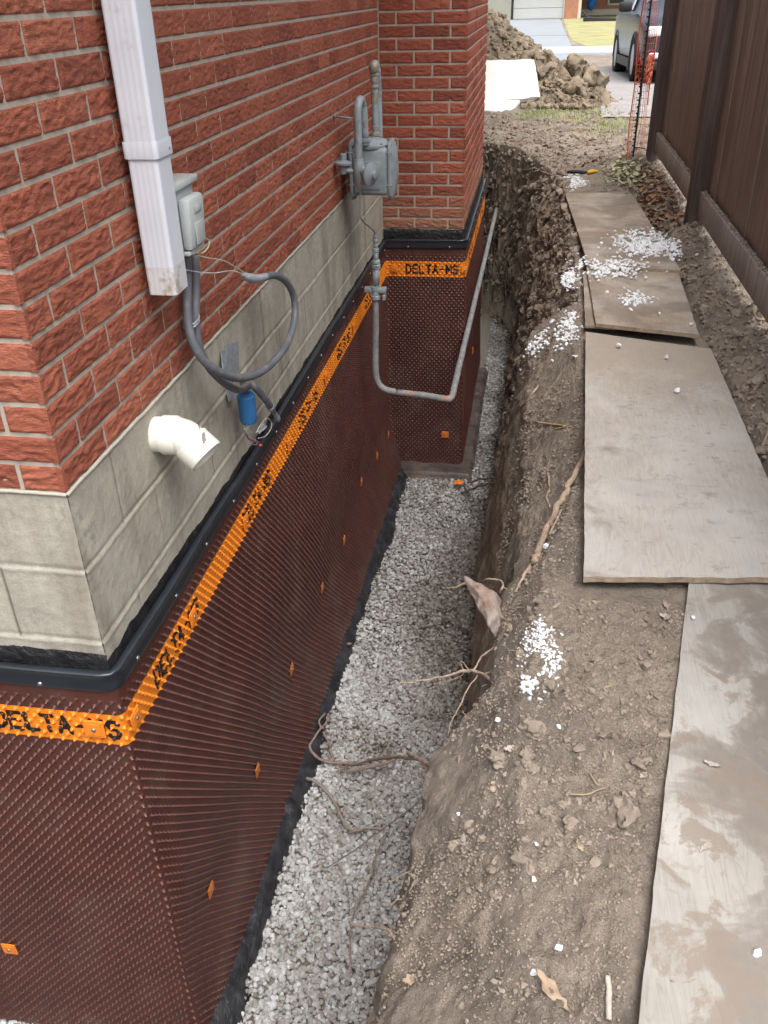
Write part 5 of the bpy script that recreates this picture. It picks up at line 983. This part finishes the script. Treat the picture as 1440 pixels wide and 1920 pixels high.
# ------------------------------------------------------------------ soil pile, clumps, foam boards
xx, yy3 = np.meshgrid(np.linspace(-4, 1.7, 190), np.linspace(10.6, 18, 200), indexing='ij')
f1 = .60-.78*np.clip(xx-.0, 0, 9)-.03*(yy3-14)+.05*np.clip(-xx, 0, 3); f2 = -.52+(yy3-11.1)*.50; f3 = -.6+(17.6-yy3)*.45
pz = -np.log(np.exp(-6*f1)+np.exp(-6*f2)+np.exp(-6*f3))/6; pz = np.minimum(pz, .75); up = sstep(-.62, -.35, pz)
pz = pz+up*(.12*fbm(xx*2.6, yy3*2.6, 0, 4, 500, .6)+.05*np.abs(fbm(xx*9, yy3*9, 0, 3, 510)))
tag(MB().add(np.stack([xx+up*.04*fbm(yy3*7, pz*9, 0, 3, 520), yy3, pz], -1).reshape(-1, 3), grid_faces(190, 200)).build('soil_pile', M['heap'], loc=(-1, 14, -.5)), 'large heap of dug tan soil behind the white foam boards', 'soil heap')
m_ = MB(); x = rng.uniform(.75, 1.85, 1400); y = rng.uniform(10.7, 12.6, 1400); stones(np.stack([x, y, -.44+.30*np.exp(-((x-1.3)/.42)**2-((y-11.7)/.6)**2)*rng.random(1400)**.5*1.1], 1), .012+.055*rng.random(1400)**2.5, .5, ICO2, .7, .5, mb=m_, ang=.6)
k = 3500; x = rng.uniform(-2, 1.3, k); y = rng.uniform(11, 15, k)
f1 = .60-.78*np.clip(x, 0, 9)-.03*(y-14)+.05*np.clip(-x, 0, 3); f2 = -.52+(y-11.1)*.50; z = -np.log(np.exp(-6*f1)+np.exp(-6*f2))/6; z = np.minimum(z, .75)+.12*fbm(x*2.6, y*2.6, 0, 4, 500, .6)
kk = z > -.45; stones(np.stack([x, y, z+.02], 1)[kk], rng.uniform(.012, .05, kk.sum())**1, .5, ICO2, .7, .36, mb=m_); tag(m_.build('soil_chunks', M['heapclod'], smooth=False), 'broken chunks of soil on the slope of the large heap', 'soil chunks', kind='stuff')
def clump(x, y, z, s_, label, mt='heapclod'):
    m_ = stones(np.array([[x, y, z]]), s_, .5, ico(4), .8, .30); V = m_.V[0]; m_.V[0] = V+s_*.24*np.stack([fbm(V[:, 0]/s_*2.2, V[:, 1]/s_*2.2, V[:, 2]/s_*2.2+k*4, 4, 77+k, .6) for k in range(3)], 1)
    tag(m_.build('soil_clump', M[mt]), label, 'soil clump', 'big clumps of soil heaped at the driveway edge')
for a in ((1.40, 11.75, -.12, .17, 'roundest soil clump, perched on top of the others'), (1.62, 11.6, -.28, .17, 'grey brown soil clump nearest the paved driveway'), (1.20, 11.7, -.25, .20, 'soil clump left of the perched round one'), (1.02, 11.9, -.22, .19, 'soil clump touching the right edge of the foam board'),
          (1.42, 11.2, -.36, .19, 'soil clump in front of the perched round one'), (1.13, 11.1, -.38, .17, 'soil clump lowest in front of the group, over the green tuft'), (1.68, 11.2, -.40, .12, 'small soil clump at the right foot of the group'), (.86, 12.3, -.08, .19, 'highest soil clump at the foot of the large heap'), (1.12, 12.3, -.14, .18, 'soil clump farthest back in the group'), (1.30, 10.9, -.42, .11, 'small flat soil clump at the front foot of the group')): clump(*a)
root([([(985, 105, -.02), (1020, 112, -.05), (1035, 116, -.08)], .012, .007)], 'stick poking over the top corner of the foam board', 'straw', 'stick', 'stick', None, .004)
root([([(1035, 145, -.2), (1052, 165, -.3), (1062, 180, -.38)], .022, .016)], 'thick reddish root stub between the soil clumps', 'slab', 'root', 'root', None, .01)
def slabq(P, th, mat, name, label):
    P = np.array(P, float); n_ = np.cross(P[1]-P[0], P[3]-P[0]); n_ /= np.linalg.norm(n_); nu = 24
    u, v = np.meshgrid(np.linspace(0, 1, nu), np.linspace(0, 1, nu), indexing='ij'); Q = P[0]*((1-u)*(1-v))[..., None]+P[1]*(u*(1-v))[..., None]+P[2]*(u*v)[..., None]+P[3]*((1-u)*v)[..., None]
    Q = Q+.010*fbm(Q[..., 0]*7, Q[..., 1]*7, Q[..., 2]*7, 3, 5)[..., None]*np.where((u == 0) | (u == 1) | (v == 0) | (v == 1), 1, 0)[..., None]*np.array([.6, 0, 1])
    B = Q-n_*th; I = np.arange(nu*nu).reshape(nu, nu); ring = np.concatenate([I[:, 0], I[-1, 1:], I[::-1, -1][1:], I[0, ::-1][1:-1]]); k = len(ring); a = np.arange(k); b = (a+1) % k
    m_ = MB().add(Q.reshape(-1, 3), grid_faces(nu, nu)).add(B.reshape(-1, 3), grid_faces(nu, nu, True)).add(np.concatenate([Q.reshape(-1, 3)[ring], B.reshape(-1, 3)[ring]]), np.stack([a, a+k, b+k, b], 1))
    return tag(m_.build(name, M[mat], smooth=False), label, 'foam board', 'white foam boards thrown on the soil heap')
slabq([(-.4, 10.95, -.42), (.955, 11.0, -.335), (.845, 11.7, .045), (-.4, 11.8, .05)], .05, 'foam', 'foam_board', 'upper white foam board leaning on the soil heap')
slabq([(-.4, 10.45, -.50), (.60, 10.55, -.475), (.71, 10.93, -.36), (-.4, 10.93, -.36)], .04, 'foam', 'foam_board', 'lower white foam board with a broken corner, poking out under the other')
# grass tufts
m_ = MB()
for cx_, cy_, n_, sp in ((.98, 10.35, 420, .13), (1.55, 10.3, 500, .22), (1.35, 9.8, 300, .25), (1.75, 9.2, 380, .2), (.9, 9.9, 200, .2), (1.6, 8.6, 240, .22)):
    for _ in range(n_):
        x, y = cx_+rng.normal()*sp, cy_+rng.normal()*sp*1.4; z = float(Hbase(x, y)); h = rng.uniform(.02, .07); a = rng.uniform(0, 6.28); d = np.array([math.cos(a), math.sin(a), 0]); b = np.array([-d[1], d[0], 0])*.004; p = np.array([x, y, z-.01])
        m_.add(np.array([p-b, p+b, p+d*h*.4+[0, 0, h]]), [[0, 1, 2]])
tag(m_.build('grass_tufts', M['grass'], smooth=False), 'sparse green grass tufts at the end of the dirt path', 'grass', kind='stuff')
# ------------------------------------------------------------------ street setting
def sheet(name, P, z, mat, label, nx_=2):
    V = [(a, b, zz if zz is not None else z) for a, b, *r in P for zz in [r[0] if r else None]]
    o = MB().add(np.array(V), [list(range(len(V)))]).build(name, M[mat], smooth=False, loc=(P[0][0], P[0][1], z)); return tag(o, label, name.replace('_', ' '), kind='structure')
ya = np.linspace(9.7, 19.0, 60); xl = np.interp(ya, [9.7, 14, 19], [1.66, 1.84, 1.98]); u = np.linspace(0, 1, 12)
PX = xl[:, None]+(7.5-xl[:, None])*u; zz = -.455-.15*sstep(11, 18, ya)+.035
tag(MB().add(np.stack([PX, ya[:, None]+.05*np.sin(xl*40)[:, None]*0+0*PX, zz[:, None]+0*PX], -1).reshape(-1, 3), grid_faces(60, 12, True)).build('paved_driveway', M['paver'], loc=(2, 10, -.5)), 'pale interlocking paver driveway', 'driveway', kind='structure')
sheet('street', [(-120, 19.2), (120, 19.2), (120, 22.9), (-120, 22.9)], -.592, 'street', 'pale wet street')
kb = MB(); kb.add(*box(-120, 120, 22.9, 25.2, -.62, -.53, .02)); tag(kb.build('kerb_pavement', M['curb'], smooth=False), 'white concrete pavement and kerb across the street', 'pavement', kind='structure')
sheet('far_driveway', [(-.75, 25.2), (2.95, 25.2), (2.15, 26.2), (1.82, 29), (1.78, 32.5), (1.9, 49.4), (-.7, 49.4)], -.588, 'drive', 'concrete driveway')
tag(MB().add(*box(-.75, 1.80, 32.45, 32.6, -.595, -.5865)).build('driveway_joint', M['dark'], smooth=False), 'dark joint across the concrete driveway', 'joint', kind='structure')
sheet('lawn', [(2.97, 25.22), (60, 25.22), (60, 60), (2.75, 60), (1.95, 49), (1.84, 32.5), (1.87, 29), (2.2, 26.25)], -.584, 'lawn', 'pale winter lawn'); sheet('side_lawn', [(-60, 25.22), (-.8, 25.22), (-.8, 60), (-60, 60)], -.585, 'lawn', 'pale winter lawn left of the drive')
nh = thing('garage_house', 'far house with white garage door and orange brick pier across the street', 'house', (2, 50, -.6))
m_ = MB()
for k in range(5): m_.add(*box(-.55, 1.90, 49.50, 49.55, -.58+k*.48, -.58+k*.48+.465, .01))
m_.build('garage_door', M['gdoor'], nh, smooth=False)
MB().add(*box(1.90, 1.99, 49.42, 49.8, -.6, 2.0, .01)).build('door_frame', M['trim'], nh, smooth=False); MB().add(*box(-.65, 1.99, 49.42, 49.8, 1.85, 2.0, .01)).build('door_head', M['trim'], nh, smooth=False)
MB().add(*box(1.99, 2.62, 49.3, 49.9, -.6, 2.6, .01)).build('brick_pier', M['farbrick'], nh, smooth=False); MB().add(*box(2.62, 2.78, 49.35, 49.9, -.6, 2.6, .01)).build('corner_trim', M['trim'], nh, smooth=False)
MB().add(*box(-7.5, -.66, 48.9, 60, -.6, 2.6)).build('side_wall', M['farwall'], nh, smooth=False); MB().add(*box(-.66, 2.7, 49.9, 60, -.6, 2.6)).build('garage_block', M['farwall'], nh, smooth=False)
MB().add(*box(2.78, 14, 54, 62, -.6, 2.6)).build('front_wall', M['farbrick'], nh, smooth=False)
wn = MB().add(*box(4.4, 5.6, 53.93, 54.0, -.05, 1.6)).build('window', M['dark'], nh, smooth=False); MB().add(*box(4.32, 5.68, 53.9, 53.95, -.15, -.05)).add(*box(4.32, 5.68, 53.9, 53.95, 1.6, 1.7)).add(*box(4.31, 4.41, 53.902, 53.948, -.152, 1.702)).add(*box(5.59, 5.69, 53.902, 53.948, -.152, 1.702)).build('window_frame', M['trim'], wn, smooth=False)
MB().add(*box(2.8, 14, 53.6, 54.0, -.6, -.30, .02)).build('porch_base', M['trim'], nh, smooth=False)
MB().add([[-8, 48, 2.6], [14.5, 48, 2.6], [14.5, 63, 2.6], [-8, 63, 2.6], [-4, 55.5, 5], [10, 55.5, 5]], [[0, 1, 5, 4], [1, 2, 5], [2, 3, 4, 5], [3, 0, 4], [3, 2, 1, 0]]).build('roof', M['roof'], nh, smooth=False)
V, F = tube(smooth_path([(3.5, 52.8, -.3), (3.4, 52.8, -.1), (3.55, 52.8, .3), (3.3, 52.8, .5), (3.25, 52.8, .1)], 4), [.10, .22, .18, .14, .10], 12); tag(MB().add(V, F).build('play_toy', M['bluething']), 'bright blue plastic thing standing before the far brick wall', 'toy')
V, F = box(2.75, 4.4, 44.6, 45.3, -.58, -.40, .03); V[:, 2] -= .08*np.clip((V[:, 0]-3)/1.4, 0, 1); V2, F2 = tube(smooth_path([(2.7, 45, -.2), (2.9, 44.9, -.38), (3.2, 44.8, -.5)], 4), .05, 8); tag(MB().add(V, F).add(V2, F2).build('garden_edging', M['blackpl'], smooth=False), 'dark low garden edging lying on the far lawn', 'edging'); V, F = box(4.35, 4.75, 44.8, 45.1, -.58, -.50, .03); tag(MB().add(V, F).build('drain_cover', M['blackpl'], smooth=False), 'small dark box on the far lawn beside the edging', 'box')
# ------------------------------------------------------------------ parked car
car = thing('parked_car', 'dark grey car parked facing the camera on the paved driveway behind the fence', 'car', (3.34, 15.2, -.535))
CY, SN = math.cos(math.radians(1.8)), math.sin(math.radians(1.8))
def cw(V): V = np.asarray(V, float); return np.stack([3.34+V[:, 0]*CY-V[:, 1]*SN*-1*-1, 15.2+V[:, 0]*SN+V[:, 1]*CY, -.535+V[:, 2]-.024*np.clip(V[:, 1], 0, 4)], 1)
# stations along the length: y, half width, sill z, shoulder z, top z, top half width
ST_ = [(-.92, .62, .30, .62, .70, .52), (-.86, .78, .24, .74, .84, .62), (-.70, .87, .22, .86, .95, .70), (-.35, .905, .22, .95, 1.02, .74), (.25, .915, .22, .99, 1.07, .76), (.62, .92, .22, 1.0, 1.12, .76), (.80, .92, .22, 1.0, 1.20, .72), (1.25, .925, .22, 1.01, 1.58, .64), (1.6, .925, .22, 1.01, 1.66, .62), (2.5, .925, .22, 1.02, 1.67, .62), (3.1, .92, .22, 1.03, 1.60, .60), (3.45, .90, .24, 1.02, 1.28, .66), (3.62, .84, .30, .95, 1.08, .64), (3.70, .76, .36, .85, .95, .55)]
V = []; ns = 15
for y, hw, zs, zh, zt, tw in ST_:
    pr_ = [(hw*.86, zs), (hw*.97, zs+.08), (hw, zs+.25), (hw, zh-.14), (hw*.985, zh-.03), (hw*.95, zh+.01), (tw+(hw*.95-tw)*.35, zh+(zt-zh)*.6), (tw, zt-.02)]
    pr_ = [(-a, b) for a, b in pr_]+[(0, zt+.02)]+[(a, b) for a, b in pr_[::-1]]; V += [(a, y, b) for a, b in pr_]
np_ = 17; F = [];
for i in range(len(ST_)-1):
    for j in range(np_-1): F.append([i*np_+j, i*np_+j+1, (i+1)*np_+j+1, (i+1)*np_+j])
F.append(list(range(np_))[::-1]); F.append([(len(ST_)-1)*np_+j for j in range(np_)]); F += [[i*np_, (i+1)*np_, (i+1)*np_+16, i*np_+16] for i in range(len(ST_)-1)]
body = MB().add(cw(V), F).build('body', M['carpaint'], car); sm = body.modifiers.new('s', 'SUBSURF'); sm.levels = sm.render_levels = 2
for sx in (-1, 1):
    for yw in (0, 2.65):
        o_ = cw([(sx*.80, yw, .335)])[0]; ax_ = np.array([sx*CY, sx*SN, 0]); t_ = MB().add(*lathe([(.20, -.11), (.30, -.115), (.332, -.09), (.336, 0), (.332, .09), (.305, .115), (.235, .105), (.225, .09)], o_+ax_*.02, ax_, 36)).build('wheel', M['tyre'], car, angle=40)
        MB().add(*lathe([(.235, .10), (.228, .085), (.21, .075), (.09, .09), (.06, .10), (.055, .08)], o_+ax_*.02, ax_, 10)).build('rim', M['rim'], t_, smooth=False)
        a = np.linspace(-.15, math.pi+.15, 24); V, F = tube(cw(np.stack([np.full(24, sx*.905), yw+.385*np.cos(a), .335+.385*np.sin(a)], 1)), .03, 8); MB().add(V, F).build('wheel_arch', M['blackpl'], car)
    MB().add(*(lambda VF: (cw(VF[0]), VF[1]))(box(sx*.70-.14, sx*.70+.14, -.90, -.70, .70, .84, .04))).build('headlight', M['lamp'], car); MB().add(*(lambda VF: (cw(VF[0]), VF[1]))(box(sx*.68-.10, sx*.68+.10, -.93, -.86, .40, .48, .02))).build('fog_light', M['lamp'], car)
    V, F = box(sx*1.03-.11, sx*1.03+.11, .70, .82, 1.02, 1.17, .04); mr = MB().add(cw(V), F).build('wing_mirror', M['blackpl'], car, angle=40)
    V = [(sx*.91, .95, 1.05), (sx*.91, 2.9, 1.06), (sx*.69, 2.75, 1.52), (sx*.69, 1.4, 1.52)]; V = V+[(a-sx*.03, b, c) for a, b, c in V]; MB().add(cw(V), [[0, 1, 2, 3], [7, 6, 5, 4], [0, 1, 5, 4], [2, 3, 7, 6], [1, 2, 6, 5], [3, 0, 4, 7]]).build('side_window', M['glass'], car, smooth=False)
    V, F = box(sx*.925-.008, sx*.925+.008, .38, 2.28, .20, .34, .006); MB().add(cw(V), F).build('sill_trim', M['blackpl'], car, smooth=False)
V = [(-.70, .72, 1.15), (.70, .72, 1.15), (.60, 1.28, 1.58), (-.60, 1.28, 1.58)]; V = V+[(a, b+.03, c-.03) for a, b, c in V]; MB().add(cw(V), [[0, 1, 2, 3], [7, 6, 5, 4], [0, 1, 5, 4], [2, 3, 7, 6], [1, 2, 6, 5], [3, 0, 4, 7]]).build('windscreen', M['glass'], car, smooth=False)
m_ = MB(); [m_.add(*(lambda VF: (cw(VF[0]), VF[1]))(box(-.48, .48, -.955, -.90, .48+k*.06, .505+k*.06, .006))) for k in range(5)]; m_.build('grille', M['blackpl'], car, smooth=False)
V, F = box(-.80, .80, -.96, -.80, .24, .36, .03); MB().add(cw(V), F).build('lower_bumper', M['blackpl'], car, angle=40)
